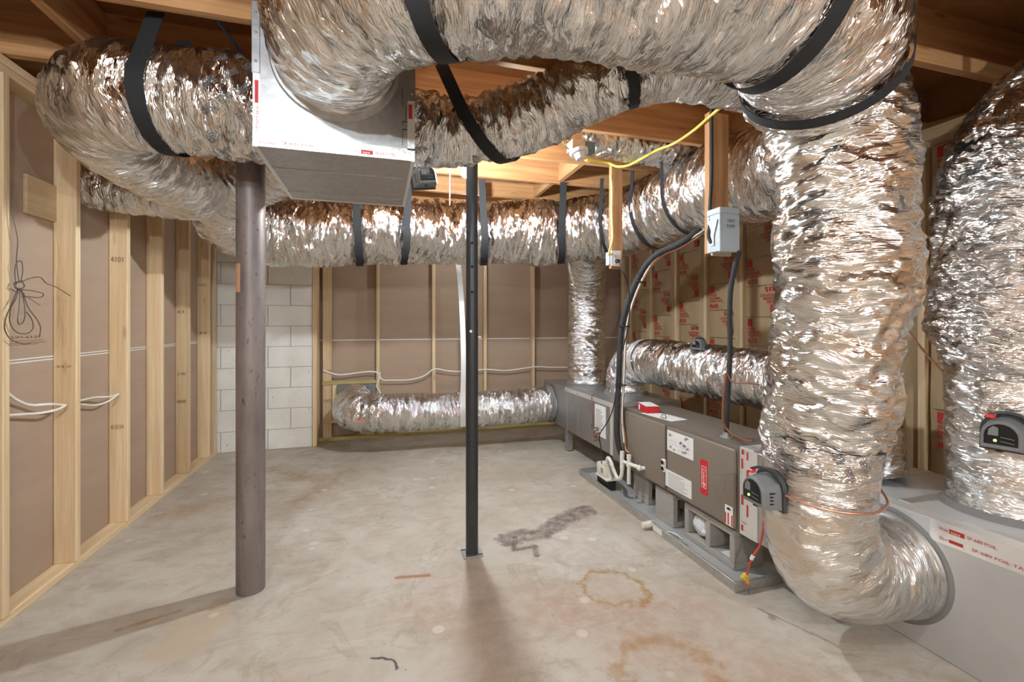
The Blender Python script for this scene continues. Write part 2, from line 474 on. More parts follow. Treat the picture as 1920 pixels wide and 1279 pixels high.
def galv(name, base, rough, bump=0.4):
    k = NT(name); o = k.obj(); v = k.voronoi(o, 55, 'F1', 1); nz = k.noise(o, 3.5, 4)
    sp = k.n('ShaderNodeSeparateColor'); k.put(sp.inputs[0], v)
    c = k.mix(sp.outputs[0], tuple(x * 0.86 for x in base), base); c = k.mix(k.math('MULTIPLY', k.ramp(nz, [(0.42, 0), (0.72, 1)]), 0.25), c, (0.42, 0.40, 0.38))
    k.set(c, k.math('MULTIPLY_ADD', k.noise(o, 14, 4), 0.25, rough - 0.1), 1.0, k.bump(nz, 0.02, bump))
    return k.m
galv('galvanized', (0.55, 0.555, 0.56), 0.44)
galv('galvanized_dull', (0.66, 0.65, 0.63), 0.50)
plain('galvanized_pale', lin(196, 196, 194), 0.42, 0.35, 0.3, 6, 0.05)
plain('mastic', lin(118, 115, 112), 0.7, 0.0, 0.6, 40)
plain('strap', (0.014, 0.014, 0.015), 0.8, 0.0, 0.6, 260)
plain('black_steel', (0.030, 0.031, 0.034), 0.42, 0.0, 0.3, 90, 0.2)
plain('hole', (0.004, 0.004, 0.004), 0.9)
plain('black_plastic', (0.02, 0.02, 0.021), 0.45)
plain('rubber', (0.035, 0.034, 0.034), 0.75, 0, 0.5, 80)
plain('copper', (0.62, 0.33, 0.22), 0.38, 0.8)
plain('brown_wire', lin(140, 84, 60), 0.5)
plain('orange_wire', lin(214, 78, 50), 0.5)
plain('white_cable', lin(236, 230, 218), 0.5)
plain('yellow_cable', lin(226, 196, 70), 0.5)
plain('cream_cable', lin(228, 196, 140), 0.5)
plain('blue_cable', lin(70, 110, 170), 0.5)
plain('grey_wire', lin(96, 84, 72), 0.5)
plain('unit_paint', lin(128, 117, 105), 0.42, 0.0, 0.15, 120, 0.03)
plain('unit_edge', lin(112, 102, 92), 0.45, 0.0, 0.15, 120, 0.03)
plain('label_white', lin(232, 230, 226), 0.5)
plain('print_grey', lin(150, 150, 152), 0.6)
plain('print_black', (0.02, 0.02, 0.02), 0.6)
plain('print_brown', lin(120, 86, 62), 0.7)
plain('red', lin(206, 34, 40), 0.45)
plain('red_print', lin(190, 48, 42), 0.6)
plain('red_tab', (0.8, 0.05, 0.05), 0.35)
plain('white_print', lin(240, 236, 232), 0.5)
plain('pvc', lin(232, 226, 216), 0.4)
plain('pump_white', lin(226, 219, 206), 0.45)
plain('box_grey', lin(172, 178, 182), 0.45, 0.0, 0.1, 200)
plain('act_grey', lin(118, 118, 118), 0.5, 0.0, 0.1, 200)
plain('act_dark', lin(58, 60, 62), 0.45)
plain('lens', (0.012, 0.013, 0.013), 0.15)
plain('porcelain', lin(228, 226, 222), 0.3)
plain('paper', lin(228, 226, 224), 0.6)
plain('blue_tape', lin(108, 152, 200), 0.6)
plain('cinder', lin(168, 162, 154), 0.9, 0.0, 1.0, 120, 0.1)
plain('chain', (0.75, 0.72, 0.66), 0.3, 1.0)
plain('fibreboard', lin(196, 152, 118), 0.75, 0, 0.3, 50)
plain('kraft_line', lin(112, 92, 70), 0.8)
plain('sheet_edge', lin(236, 234, 230), 0.7)
plain('faded_red', lin(196, 132, 116), 0.5, 0.4)
plain('wire_nut', lin(214, 182, 60), 0.5)
plain('foam_white', lin(222, 222, 222), 0.6, 0, 0.4, 30)

k = NT('steel_brown'); o = k.obj()
c = k.mix(k.ramp(k.noise(k.mapping(o, (6, 6, 1.5)), 2.0, 5, 0.6), [(0.35, 0), (0.7, 1)]), lin(112, 100, 96), lin(140, 127, 122))
c = k.mix(k.ramp(k.noise(k.mapping(o, (60, 60, 22)), 1.0, 4, 0.7), [(0.60, 0), (0.72, 1)]), c, lin(64, 54, 52))
k.set(c, 0.48, 0.25, k.bump(k.noise(o, 140, 3), 0.001, 0.5))

k = NT('drywall_back'); o = k.obj()
c = k.mix(k.noise(k.mapping(o, (1, 1, 7)), 1.6, 4, 0.55), lin(164, 140, 120), lin(180, 156, 135))
c = k.mix(k.math('MULTIPLY', k.ramp(k.noise(k.mapping(o, (3, 3, 90)), 1.0, 3), [(0.5, 0), (0.8, 1)]), 0.12), c, lin(150, 124, 104))
k.set(c, 0.85, 0.0, k.bump(k.noise(o, 220, 2), 0.0006, 0.5), 0.2)

k = NT('kraft'); o = k.obj()
c = k.mix(k.noise(k.mapping(o, (1, 3, 1.2)), 2.6, 5, 0.6), lin(164, 138, 104), lin(188, 162, 126))
k.set(c, 0.55, 0.0, k.bump(k.noise(k.mapping(o, (10, 14, 5)), 1.0, 5, 0.6, 0.6), 0.012, 0.7), 0.35)

k = NT('block_paint'); o = k.obj()
c = k.mix(k.ramp(k.noise(o, 3.5, 5, 0.6), [(0.4, 0), (0.75, 1)]), lin(234, 230, 222), lin(220, 214, 204))
c = k.mix(k.ramp(k.noise(o, 24, 3, 0.6), [(0.70, 0), (0.76, 1)]), c, lin(120, 108, 98))
k.set(c, 0.8, 0.0, k.bump(k.noise(o, 120, 4, 0.7), 0.003, 0.6), 0.25)
plain('mortar_paint', lin(200, 193, 184), 0.9, 0, 0.6, 100)

k = NT('osb'); o = k.obj()
c = k.mix(k.noise(k.mapping(o, (16, 30, 16)), 1.0, 5, 0.7), lin(120, 78, 44), lin(164, 112, 66)); k.set(c, 0.8, 0.0, k.bump(k.noise(o, 60, 3), 0.002, 0.5), 0.2)
plain('dark_wall', lin(170, 150, 128), 0.85)

# concrete floor with its stains (each stain has a place and a shape of its own)
k = NT('concrete'); o = k.obj()
xy = k.vmath('MULTIPLY', o, (1, 1, 0))
n1 = k.noise(xy, 1.3, 4, 0.62, 0.4); n2 = k.noise(xy, 6, 4, 0.65, 0.6); n3 = k.noise(xy, 34, 3, 0.6)
c = k.mix(k.ramp(n1, [(0.32, 0), (0.68, 1)]), lin(178, 167, 152), lin(197, 190, 178))
c = k.mix(k.math('MULTIPLY', k.ramp(n2, [(0.45, 0), (0.70, 1)]), 0.8), c, lin(170, 157, 141))
c = k.mix(k.math('MULTIPLY', k.ramp(n2, [(0.22, 1), (0.38, 0)]), 0.6), c, lin(212, 206, 196))
n4 = k.noise(k.mapping(xy, (3.0, 9.0, 1), (0, 0, 0.5)), 1.0, 6, 0.7, 1.0)
c = k.mix(k.math('MULTIPLY', k.ramp(n4, [(0.52, 0), (0.68, 1)]), 0.5), c, lin(162, 146, 128))
n5 = k.noise(xy, 2.2, 6, 0.7, 1.5)
c = k.mix(k.math('MULTIPLY', k.ramp(n5, [(0.56, 0), (0.60, 1), (0.64, 0)]), 0.35), c, lin(150, 130, 112))
wv = k.noise(xy, 5.0, 5, 0.6, out=1); wv2 = k.noise(xy, 20.0, 4, 0.6, out=1)
warp = k.vmath('ADD', xy, k.scale(k.vmath('SUBTRACT', wv, (0.5, 0.5, 0.5)), 0.22))
warp = k.vmath('ADD', warp, k.scale(k.vmath('SUBTRACT', wv2, (0.5, 0.5, 0.5)), 0.06))
warp = k.vmath('MULTIPLY', warp, (1, 1, 0))
def seg_dist(k, p, a, b):
    ax, ay = a; bx, by = b
    pa = k.vmath('SUBTRACT', p, (ax, ay, 0)); d = (bx - ax, by - ay, 0); dd = d[0] ** 2 + d[1] ** 2
    h = k.math('DIVIDE', k.vmath('DOT_PRODUCT', pa, d, 1), dd, clamp=True)
    bn = k.n('ShaderNodeVectorMath', operation='SCALE'); bn.inputs[0].default_value = d; k.put(bn.inputs['Scale'], h)
    return k.vmath('LENGTH', k.vmath('SUBTRACT', pa, bn.outputs[0]), None, 1)
blot = k.ramp(k.noise(xy, 16, 5, 0.7), [(0.30, 0.15), (0.60, 1)])
warp_s = k.vmath('MULTIPLY', k.vmath('ADD', xy, k.scale(k.vmath('SUBTRACT', wv2, (0.5, 0.5, 0.5)), 0.03)), (1, 1, 0))
def stain(segs, w, edge, col, amt, fine=True):
    global c
    d = None; pos = warp_s if w < 0.02 else warp
    for a, b in segs:
        e = seg_dist(k, pos, a, b); d = e if d is None else k.math('MINIMUM', d, e)
    m = k.math('SUBTRACT', 1.0, k.smooth(d, max(0, w - edge), w + edge))
    if fine: m = k.math('MULTIPLY', m, blot)
    c = k.mix(k.math('MULTIPLY', m, amt), c, col)
def ring(cn, r, w, col, amt, sx=1.0):
    global c
    p = k.vmath('MULTIPLY', k.vmath('SUBTRACT', warp, (cn[0], cn[1], 0)), (1, sx, 0)); d = k.vmath('LENGTH', p, None, 1)
    m = k.math('SUBTRACT', 1.0, k.smooth(k.math('ABSOLUTE', k.math('SUBTRACT', d, r)), 0.0, w)); c = k.mix(k.math('MULTIPLY', k.math('MULTIPLY', m, blot), amt), c, col)
stain([((0.35, 2.15), (0.42, 1.7)), ((0.62, 2.0), (1.05, 1.7))], 0.16, 0.16, lin(168, 140, 120), 0.5)
stain([((0.80, 1.9), (1.35, 1.75)), ((1.0, 1.6), (1.4, 1.3))], 0.12, 0.16, lin(172, 138, 116), 0.55)
stain([((-0.25, 4.2), (-0.55, 3.55)), ((-0.35, 3.9), (-0.9, 4.4))], 0.09, 0.08, lin(158, 132, 102), 0.75)
stain([((-1.32, 3.6), (-1.10, 3.75))], 0.10, 0.08, lin(164, 136, 104), 0.7)
stain([((1.0, 3.3), (1.5, 2.9)), ((0.9, 3.7), (1.5, 3.6))], 0.14, 0.14, lin(170, 150, 130), 0.4)
stain([((-0.66, 2.30), (-0.35, 2.65))], 0.07, 0.08, lin(150, 136, 122), 0.5)
stain([((-0.78, 2.1), (-0.72, 2.25))], 0.12, 0.03, lin(186, 168, 144), 0.7, False)
stain([((0.02, 1.5), (-0.3, 1.7)), ((0.3, 1.9), (0.1, 2.1))], 0.06, 0.10, lin(170, 142, 118), 0.5)
ring((1.09, 1.97), 0.15, 0.035, lin(160, 124, 66), 0.9)
ring((1.02, 1.42), 0.18, 0.04, lin(160, 122, 70), 0.7)
stain([((1.36, 2.84), (1.12, 2.74)), ((1.12, 2.74), (0.98, 2.62)), ((0.98, 2.62), (0.76, 2.60))], 0.075, 0.02, lin(108, 90, 86), 0.9)
stain([((0.78, 2.60), (0.73, 2.46)), ((0.73, 2.46), (0.86, 2.47)), ((0.86, 2.47), (0.83, 2.36))], 0.016, 0.010, lin(92, 74, 74), 0.9)
stain([((0.09, 2.36), (0.24, 2.335))], 0.013, 0.010, lin(158, 104, 72), 0.9, False)
stain([((-1.05, 2.28), (-0.85, 2.36)), ((-0.72, 2.33), (-0.66, 2.35))], 0.010, 0.008, lin(170, 120, 62), 0.8)
stain([((-0.03, 1.818), (0.012, 1.81)), ((0.012, 1.81), (0.054, 1.784)), ((0.054, 1.784), (0.064, 1.735))], 0.005, 0.004, lin(40, 36, 36), 0.9, False)
crack = k.voronoi(k.vmath('ADD', warp, (0.3, 0.2, 0)), 1.1, 'DISTANCE_TO_EDGE')
c = k.mix(k.math('MULTIPLY', k.math('MULTIPLY', k.ramp(crack, [(0.0, 1), (0.004, 0)]), 0.3), k.ramp(n1, [(0.45, 0), (0.6, 1)])), c, lin(130, 112, 96))
spk = k.voronoi(xy, 9, 'F1'); c = k.mix(k.math('MULTIPLY', k.ramp(spk, [(0.02, 1), (0.045, 0)]), 0.7), c, lin(110, 92, 80))
spw = k.voronoi(k.vmath('ADD', xy, (4.4, 7.1, 0)), 4.0, 'F1'); c = k.mix(k.math('MULTIPLY', k.ramp(spw, [(0.08, 1), (0.12, 0)]), 0.4), c, lin(226, 220, 210))
k.set(c, k.math('MULTIPLY_ADD', n2, 0.3, 0.42), 0.0, k.bump(k.math('ADD', n3, k.math('MULTIPLY', n2, 1.5)), 0.004, 0.5), 0.35)

def emit(name, col, st):
    k = NT(name); k.set(col, 0.4); k.p.inputs['Emission Color'].default_value = (*col, 1); k.p.inputs['Emission Strength'].default_value = st
BC = (0.835, 0.935, 1.0)
emit('bulb_main', BC, BULB_MAIN)
emit('bulb_over', BC, BULB_OVER)
emit('fill_room', BC, FILL_ROOM)
emit('fill_rear', BC, FILL_REAR)
emit('led_green', (0.35, 1.0, 0.1), 3.0)
# ------------------------------------------------------------------ the setting
XL, XR, YB, YF = -1.52, 3.05, 5.29, -3.2      # stud faces left / right, framed back wall, wall behind the camera
ZJ = 2.42                                     # underside of the joists
def board(lo, hi, mat, parent, name, bevel=0.002):
    m = MB(); m.box(lo, hi, bevel); return m.build(name, mat, parent)

m = MB(); m.box((-3.2, YF - 0.1, -0.12), (XR + 0.3, YB + 0.3, 0.0))
floor = structure('floor', 'stained bare concrete slab floor of the basement', 'floor', m.build('floor', M['concrete']))

# ceiling: subfloor sheets on joists that run left to right
ceiling = structure('ceiling', 'unfinished ceiling of bare timber joists and subfloor', 'ceiling')
y = YF
while y < YB + 0.2:
    board((-3.2, y + 0.002, ZJ + 0.24), (XR + 0.3, y + 1.218, ZJ + 0.26), M['osb'], ceiling, 'subfloor_sheet', 0)
    y += 1.22
JY = [1.915, 2.445, 2.965, 3.455, 3.96, 4.47, 4.98, 1.40, 0.88, 0.36, -0.16, -0.68, -1.2, -1.72, -2.24, -2.76]
for y in JY:
    board((-3.1, y, ZJ), (XR + 0.12, y + 0.040, ZJ + 0.24), M['joist_x'], ceiling, 'joist')
for x, y0, y1 in ((1.40, 3.005, 3.455), (1.36, 3.495, 3.96), (0.50, 2.485, 2.965), (-1.2, 1.955, 2.445), (2.2, 1.955, 2.445)):
    board((x, y0, ZJ + 0.015), (x + 0.038, y1, ZJ + 0.23), M['joist_y'], ceiling, 'blocking')

def stamp(parent, origin, xd, yd, txt, h, mat='print_brown', width=None, flip=False):
    p = Print(origin, xd, yd); p.text(txt, 0, 0, h, width, flip); return p.build('grade_stamp', M[mat], parent)

# left wall: drywall seen from behind, studs, plates
wl = structure('wall_left', 'left partition of pale pine studs with brown backs of drywall sheets', 'wall')
XD = XL - 0.090
for y0, y1 in ((YF, -0.8), (-0.8, 1.62), (1.62, 4.05), (4.05, 5.09)):
    board((XD - 0.013, y0 + 0.001, 0.0), (XD, y1 - 0.001, 1.104), M['drywall_back'], wl, 'drywall_sheet', 0)
    board((XD - 0.013, y0 + 0.001, 1.1045), (XD, y1 - 0.001, 2.41), M['drywall_back'], wl, 'drywall_sheet', 0)
for z in (1.094, 1.108):
    board((XD - 0.010, YF, z), (XD + 0.0015, 5.09, z + 0.005), M['sheet_edge'], wl, 'sheet_edge', 0)
board((XD, 2.42, 0.0), (XL, 5.09, 0.038), M['stud_y'], wl, 'bottom_plate', 0.003)
board((XD, 2.42, 2.335), (XL, 5.09, 2.373), M['stud_y'], wl, 'top_plate', 0.003)
board((XD, 2.42, 2.375), (XL, 5.09, 2.412), M['stud_y'], wl, 'top_plate', 0.003)
LS = []
for y in (2.445, 2.925, 3.425, 3.895, 4.385, 4.85):
    LS.append(board((XD + 0.001, y - 0.019, 0.038), (XL + 0.008, y + 0.019, 2.335), M['stud_z'], wl, 'stud', 0.003))
board((XD + 0.001, 4.99, 0.038), (XL + 0.008, 5.03, 2.335), M['stud_z'], wl, 'stud', 0.003)
for y in (-2.6, -2.0, -1.4, -0.8, -0.2, 0.4, 1.0, 1.6, 2.05):
    board((XD + 0.001, y - 0.019, 0.038), (XL + 0.008, y + 0.019, 2.41), M['stud_z'], wl, 'stud', 0.003)
def lstamp(i, z, t, h=0.028): stamp(LS[i], ((XL + XD) / 2 - 0.028, 2.445, 0), (1, 0, 0), (0, 0, 1), t, h)
YS = (2.445, 2.925, 3.425, 3.895, 4.385, 4.85)
for i, z, t, h in ((1, 1.05, '43.0', .012), (2, 1.66, '4101', .034), (2, 0.62, '4101H', .030), (4, 1.36, '43.', .028), (4, 0.85, '21-043', .026), (4, 0.62, '4848', .030), (5, 1.62, '04042', .026), (5, 1.18, '43', .024)):
    stamp(LS[i], (XD + 0.012, YS[i] - 0.0195, z), (1, 0, 0), (0, 0, 1), t, h, width=0.065)
p = Print((XD, 2.50, 1.19), (0, 1, 0), (0, 0, 1)); p.text('GYPSUM 43.07', 0.02, 0.018, 0.012, 0.30); p.rect(0.02, 0.006, 0.34, 0.008); p.rect(0.05, -0.004, 0.36, -0.002); p.rect(0.05, -0.012, 0.3, -0.010)
p.build('faint_print', M['print_brown'], wl)
m = MB(); m.box((XD, 2.70, 1.80), (XD + 0.016, 2.915, 1.985), 0.002); m.build('patch_board', M['stud_y'], wl)

# painted block wall at the back left
wb = structure('wall_back_block', 'white painted concrete block wall at the back left', 'wall')
XB1 = -0.665; YBL = 5.10
m = MB(); m.box((-3.0, YBL + 0.009, 0.0), (XB1 - 0.004, YBL + 0.19, 2.66)); m.build('mortar', M['mortar_paint'], wb)
zc = -0.01; row = 0
while zc < 2.6:
    x = XB1 - (0.0 if row % 2 == 0 else -0.21)
    while x > -2.0:
        x0, x1 = max(x - 0.415, -2.1), min(x, XB1)
        if x1 - x0 > 0.04 and x1 > -1.75:
            m = MB(); m.box((x0 + 0.003, YBL + RNG.uniform(0, 0.0025), max(0.002, zc + 0.003)), (x1 - 0.003, YBL + 0.06, min(zc + 0.207, 2.65)), 0.004); m.build('block', M['block_paint'], wb)
        x -= 0.42
    zc += 0.21; row += 1

# framed back wall
wk = structure('wall_back', 'back partition of thin studs in front of brown drywall backs', 'wall')
YD = YB + 0.09
for x0, x1 in ((XB1, 1.80), (1.80, XR + 0.1)):
    board((x0 + 0.001, YD, 0.0), (x1 - 0.001, YD + 0.013, 1.088), M['drywall_back'], wk, 'drywall_sheet', 0)
    board((x0 + 0.001, YD, 1.096), (x1 - 0.001, YD + 0.013, 2.66), M['drywall_back'], wk, 'drywall_sheet', 0)
board((XB1, YD - 0.0015, 1.086), (XR + 0.1, YD + 0.01, 1.097), M['sheet_edge'], wk, 'sheet_edge', 0)
board((XB1, YB, 0.0), (XR + 0.1, YD, 0.040), M['treated_x'], wk, 'bottom_plate', 0.003)
board((XB1, YB, 2.34), (XR + 0.1, YD, 2.38), M['stud_x'], wk, 'top_plate', 0.003)
BS = []
for x, w in ((-0.012, 0.038), (0.605, 0.038), (1.215, 0.038), (1.82, 0.038), (2.42, 0.038)):
    BS.append(board((x - w / 2, YB + 0.001, 0.041), (x + w / 2, YD, 2.34), M['stud_z'], wk, 'stud', 0.003))
board((-0.585, YB + 0.001, 0.041), (-0.495, YB + 0.040, 2.34), M['stud_z'], wk, 'stud', 0.003)
board((-0.665, YBL - 0.0, 0.0), (-0.622, YB + 0.08, 2.36), M['stud_z'], wk, 'stud', 0.003)
stamp(wk, (-0.58, YB, 0.74), (1, 0, 0), (0, 0, 1), '7570', 0.035, width=0.08)
stamp(wk, (-0.58, YB, 0.42), (1, 0, 0), (0, 0, 1), '27475', 0.035, width=0.08)
board((-0.59, YB - 0.012, 0.612), (-0.03, YB, 0.650), M['treated_x'], wk, 'header_block', 0.003)
board((-0.49, YB - 0.004, 0.235), (-0.44, YB + 0.05, 0.61), M['stud_z'], wk, 'cripple_stud', 0.003)
board((-0.56, YB - 0.018, 0.195), (-0.30, YB + 0.05, 0.232), M['stud_x'], wk, 'sill_block', 0.003)
board((0.05, YB + 0.02, 0.042), (0.20, YB + 0.035, 0.13), M['fibreboard'], wk, 'scrap_board', 0.006)

# right wall: studs and kraft faced batts with red printing
wr = structure('wall_right', 'right wall of studs filled with kraft faced insulation printed in red', 'wall')
board((XR, YF, 0.0), (XR + 0.09, YB, 0.038), M['stud_y'], wr, 'bottom_plate', 0.003)
board((XR, YF, 2.34), (XR + 0.09, YB, 2.41), M['stud_y'], wr, 'top_plate', 0.003)
m = MB(); m.box((XR + 0.09, YF, 0), (XR + 0.11, YB + 0.1, 2.66)); m.build('sheathing', M['osb'], wr)
RS = [5.12 - 0.4615 * i for i in range(18)]
for y in RS:
    board((XR, y - 0.019, 0.038), (XR + 0.09, y + 0.019, 2.34), M['stud_z'], wr, 'stud', 0.003)
board((XR - 0.03, YB - 0.09, 0.0), (XR + 0.08, YB, 2.4), M['stud_z'], wr, 'stud', 0.003)
def batt(y1, y0, seed):
    nu, nv = 60, 14
    z = np.linspace(0.04, 2.34, nu); t = np.linspace(0, 1, nv)
    Z, T = np.meshgrid(z, t, indexing='ij')
    X = XR + 0.030 - 0.034 * (1 - (2 * T - 1) ** 4) + 0.007 * gnoise(Z * 3, T * 3, 64, seed) + 0.012 * (np.abs(2 * T - 1) > 0.93)
    V = np.stack([X, y1 + (y0 - y1) * T, Z], -1).reshape(-1, 3)
    o = grid_mesh('insulation_batt', V, nu, nv, False, None, M['kraft'], wr)
    p = Print((XR - 0.0115, y1, 0), (0, -1, 0), (0, 0, 1)); q = Print((XR - 0.0115, y1, 0), (0, -1, 0), (0, 0, 1))
    w = y1 - y0; z0 = 0.02 + (seed * 0.137) % 0.45
    while z0 < 2.3:
        # upright block of print, then the same turned upside down
        a, b = 0.16 * w, 0.84 * w
        B_ = 0.022
        if z0 + 0.24 < 2.33:
            p.rect(a, z0 + 0.175, a + 0.050, z0 + 0.238)
            p.text('PURE', a, z0 + 0.142, 0.023, 0.085, bold=B_); p.text('RESIDER', a, z0 + 0.114, 0.019, 0.130, bold=B_); p.text('PRODUCT', a, z0 + 0.087, 0.019, 0.155, bold=B_); p.text('R15', a, z0 + 0.032, 0.038, 0.105, bold=0.03)
            q.rect(a - 0.02, z0 + 0.010, b, z0 + 0.014); q.rect(a - 0.02, z0 + 0.25, b + 0.02, z0 + 0.254)
        zz = z0 - 0.225
        if zz > 0.06:
            p.text('R15', b, zz + 0.222, 0.038, 0.105, True, bold=0.03)
            p.text('PRODUCT', b, zz + 0.166, 0.019, 0.155, True, bold=B_); p.text('RESIDER', b, zz + 0.139, 0.019, 0.130, True, bold=B_); p.text('PURE', b, zz + 0.112, 0.023, 0.085, True, bold=B_)
            p.rect(b - 0.050, zz + 0.014, b, zz + 0.078)
        z0 += 0.50
    p.build('red_print', M['red_print'], o); q.build('printed_line', M['kraft_line'], o)
for i in range(len(RS) - 1):
    if RS[i] > -0.9: batt(RS[i] - 0.02, RS[i + 1] + 0.02, i + 3)

# wall behind the camera closes the room
m = MB(); m.box((-3.2, YF - 0.1, 0), (XR + 0.2, YF, 2.66))
structure('wall_front', 'brown drywall wall behind the viewer', 'wall', m.build('wall_front', M['drywall_back']))
# ------------------------------------------------------------------ steel columns
CX, CYY = -0.593, 2.453
t = thing('steel_column', 'thick brown-grey steel pipe column standing left of the hanging metal box', 'column', (CX, CYY, 0))
m = MB(); m.cyl((CX, CYY, -0.01), (CX, CYY, 2.40), 0.0625, seg=40, caps=True); m.build('pipe', M['steel_brown'], t, smooth=True)
m = MB(); m.box((CX - 0.1, CYY - 0.1, 2.40), (CX + 0.1, CYY + 0.1, 2.418), 0.002); m.build('cap_plate', M['steel_brown'], t)
m = MB()
q = [];
for k in range(6):
    a = math.radians(205 + k * 7); q.append((CX + 0.0633 * math.cos(a), CYY + 0.0633 * math.sin(a)))
for k in range(5):
    m.prism([(q[k][0], q[k][1], 1.425), (q[k + 1][0], q[k + 1][1], 1.425), (q[k + 1][0], q[k + 1][1], 1.56), (q[k][0], q[k][1], 1.56)], (0.0006, 0.0006, 0))
m.build('tag_scrap', M['fibreboard'], t)

BX, BY = 0.495, 2.49
t = thing('steel_column', 'slim black adjustable steel jack post on a square base plate', 'column', (BX, BY, 0))
m = MB(); m.cyl((BX, BY, 0.012), (BX, BY, 1.30), 0.034, seg=32); m.build('lower_tube', M['black_steel'], t, smooth=True)
m = MB(); m.cyl((BX, BY, 1.30), (BX, BY, 2.40), 0.0325, seg=32); m.build('upper_tube', M['black_steel'], t, smooth=True)
m = MB(); m.box((BX - 0.055, BY - 0.055, 0), (BX + 0.055, BY + 0.055, 0.010), 0.002); bp = m.build('base_plate', M['galvanized'], t)
m = MB(); m.box((BX - 0.06, BY - 0.06, 2.40), (BX + 0.06, BY + 0.06, 2.418), 0.002); m.build('cap_plate', M['black_steel'], t)
for z in (1.72, 1.59, 1.45):
    m = MB(); m.cyl((BX - 0.004, BY - 0.028, z), (BX - 0.0065, BY - 0.0345, z), 0.007, seg=12); m.build('pin_hole', M['hole'], t)
m = MB(); m.cyl((BX - 0.010, BY - 0.030, 1.235), (BX - 0.014, BY - 0.041, 1.235), 0.0075, seg=12); m.build('locking_pin', M['chain'], t)
m = MB(); m.cyl((BX + 0.028, BY, 1.20), (BX + 0.05, BY - 0.004, 1.20), 0.005, seg=8); m.build('locking_pin', M['chain'], t)
for dx, dy in ((-0.042, 0.03), (0.040, -0.04)):
    m = MB(); m.box((BX + dx - 0.011, BY + dy - 0.005, 0.0095), (BX + dx + 0.011, BY + dy + 0.005, 0.0106)); m.build('bolt_slot', M['hole'], bp)

# ------------------------------------------------------------------ hanging sheet metal supply box
PX0, PX1, PY0, PY1, PZ = -0.425, 0.130, 1.79, 2.50, 1.905
t = thing('supply_plenum', 'galvanized sheet metal box hanging from the ceiling with ducts on its sides', 'metal box', ((PX0 + PX1) / 2, (PY0 + PY1) / 2, PZ))
m = MB(); m.box((PX0, PY0, PZ), (PX1, PY1, 2.41), 0.003); m.build('body', M['galvanized'], t)
for yy in (2.02, 2.36):
    m = MB(); m.box((PX0 + 0.012, yy - 0.004, PZ - 0.004), (PX1 - 0.03, yy + 0.004, PZ + 0.001), 0.001); m.build('bead', M['galvanized'], t)
m = MB(); m.box((PX0 - 0.004, PY0 - 0.006, 2.16), (PX0 + 0.022, PY0 + 0.001, 2.41), 0.001); cl = m.build('drive_cleat', M['galvanized'], t)
for z in (2.20, 2.30, 2.37):
    m = MB(); m.sphere((PX0 + 0.010, PY0 - 0.006, z), 0.005, 10, 6); m.build('screw', M['galvanized'], cl, smooth=True)
m = MB(); m.box((PX1 - 0.022, PY0 - 0.006, 2.13), (PX1 + 0.004, PY0 + 0.001, 2.41), 0.001); cl = m.build('drive_cleat', M['galvanized'], t)
for z in (2.16, 2.28):
    m = MB(); m.sphere((PX1 - 0.010, PY0 - 0.006, z), 0.005, 10, 6); m.build('screw', M['galvanized'], cl, smooth=True)
def tape(parent, lo, hi, prints=()):
    m = MB(); m.box(lo, hi); tp = m.build('foil_tape_strip', M['foil_flat'], parent)
    for (o, xd, yd, items) in prints:
        p = Print(o, xd, yd); w = Print(o, xd, yd)
        for it in items:
            if it[0] == 'r': p.rect(*it[1:])
            elif it[0] == 't': p.text(*it[1:])
            elif it[0] == 'w': w.text(*it[1:], lift=0.0018)
        if p.v: p.build('tape_print', M['red_print'], tp)
        if w.v: w.build('tape_print', M['white_print'], tp)
    return tp
k = NT('foil_flat'); uv = k.obj(); k.set((0.86, 0.85, 0.83), 0.42, 0.7, k.bump(k.noise(uv, 38, 5, 0.6), 0.004, 0.8))
def brand(u, v, h):
    return [('t', 'Shur', u, v, h, h * 2.6), ('r', u + h * 2.75, v - h * 0.25, u + h * 6.6, v + h * 1.15), ('w', 'tape', u + h * 3.2, v, h * 0.8, h * 2.4), ('t', 'SF-680 FOIL', u + h * 7.2, v, h, h * 7.0)]
tape(t, (PX0 - 0.002, PY0 - 0.0015, PZ - 0.001), (PX1 + 0.002, PY0 + 0.001, PZ + 0.045),
     [((PX0, PY0 - 0.0015, PZ), (1, 0, 0), (0, 0, 1), [('t', 'SF-680 FOIL', 0.09, 0.012, 0.012, 0.11), ('t', 'UL181', 0.02, 0.008, 0.010, 0.05)] + brand(0.33, 0.010, 0.011))])
tape(t, (PX0 - 0.0012, PY0 - 0.0019, PZ + 0.02), (PX0 + 0.022, PY0 + 0.001, 2.16),
     [((PX0 + 0.018, PY0 - 0.0015, PZ + 0.03), (0, 0, 1), (-1, 0, 0), [('r', 0.12, 0.001, 0.20, 0.013), ('t', 'Shurtape', 0.02, 0.002, 0.010, 0.09)])])
tape(t, (PX1 - 0.026, PY0 - 0.0015, PZ + 0.04), (PX1 + 0.0015, PY0 + 0.001, 2.13),
     [((PX1 - 0.006, PY0 - 0.0015, PZ + 0.06), (0, 0, 1), (-1, 0, 0), [('r', 0.10, 0.002, 0.155, 0.016)])])
tape(t, (PX0 - 0.0022, PY0 + 0.003, PZ - 0.0022), (PX0 + 0.014, PY1 + 0.001, PZ + 0.03))
tape(t, (PX0 - 0.001, PY1 - 0.012, PZ - 0.002), (PX1 + 0.001, PY1 + 0.0015, PZ + 0.03))
tape(t, (PX1 - 0.012, PY0 + 0.003, PZ - 0.0024), (PX1 + 0.0015, PY1, PZ + 0.03))
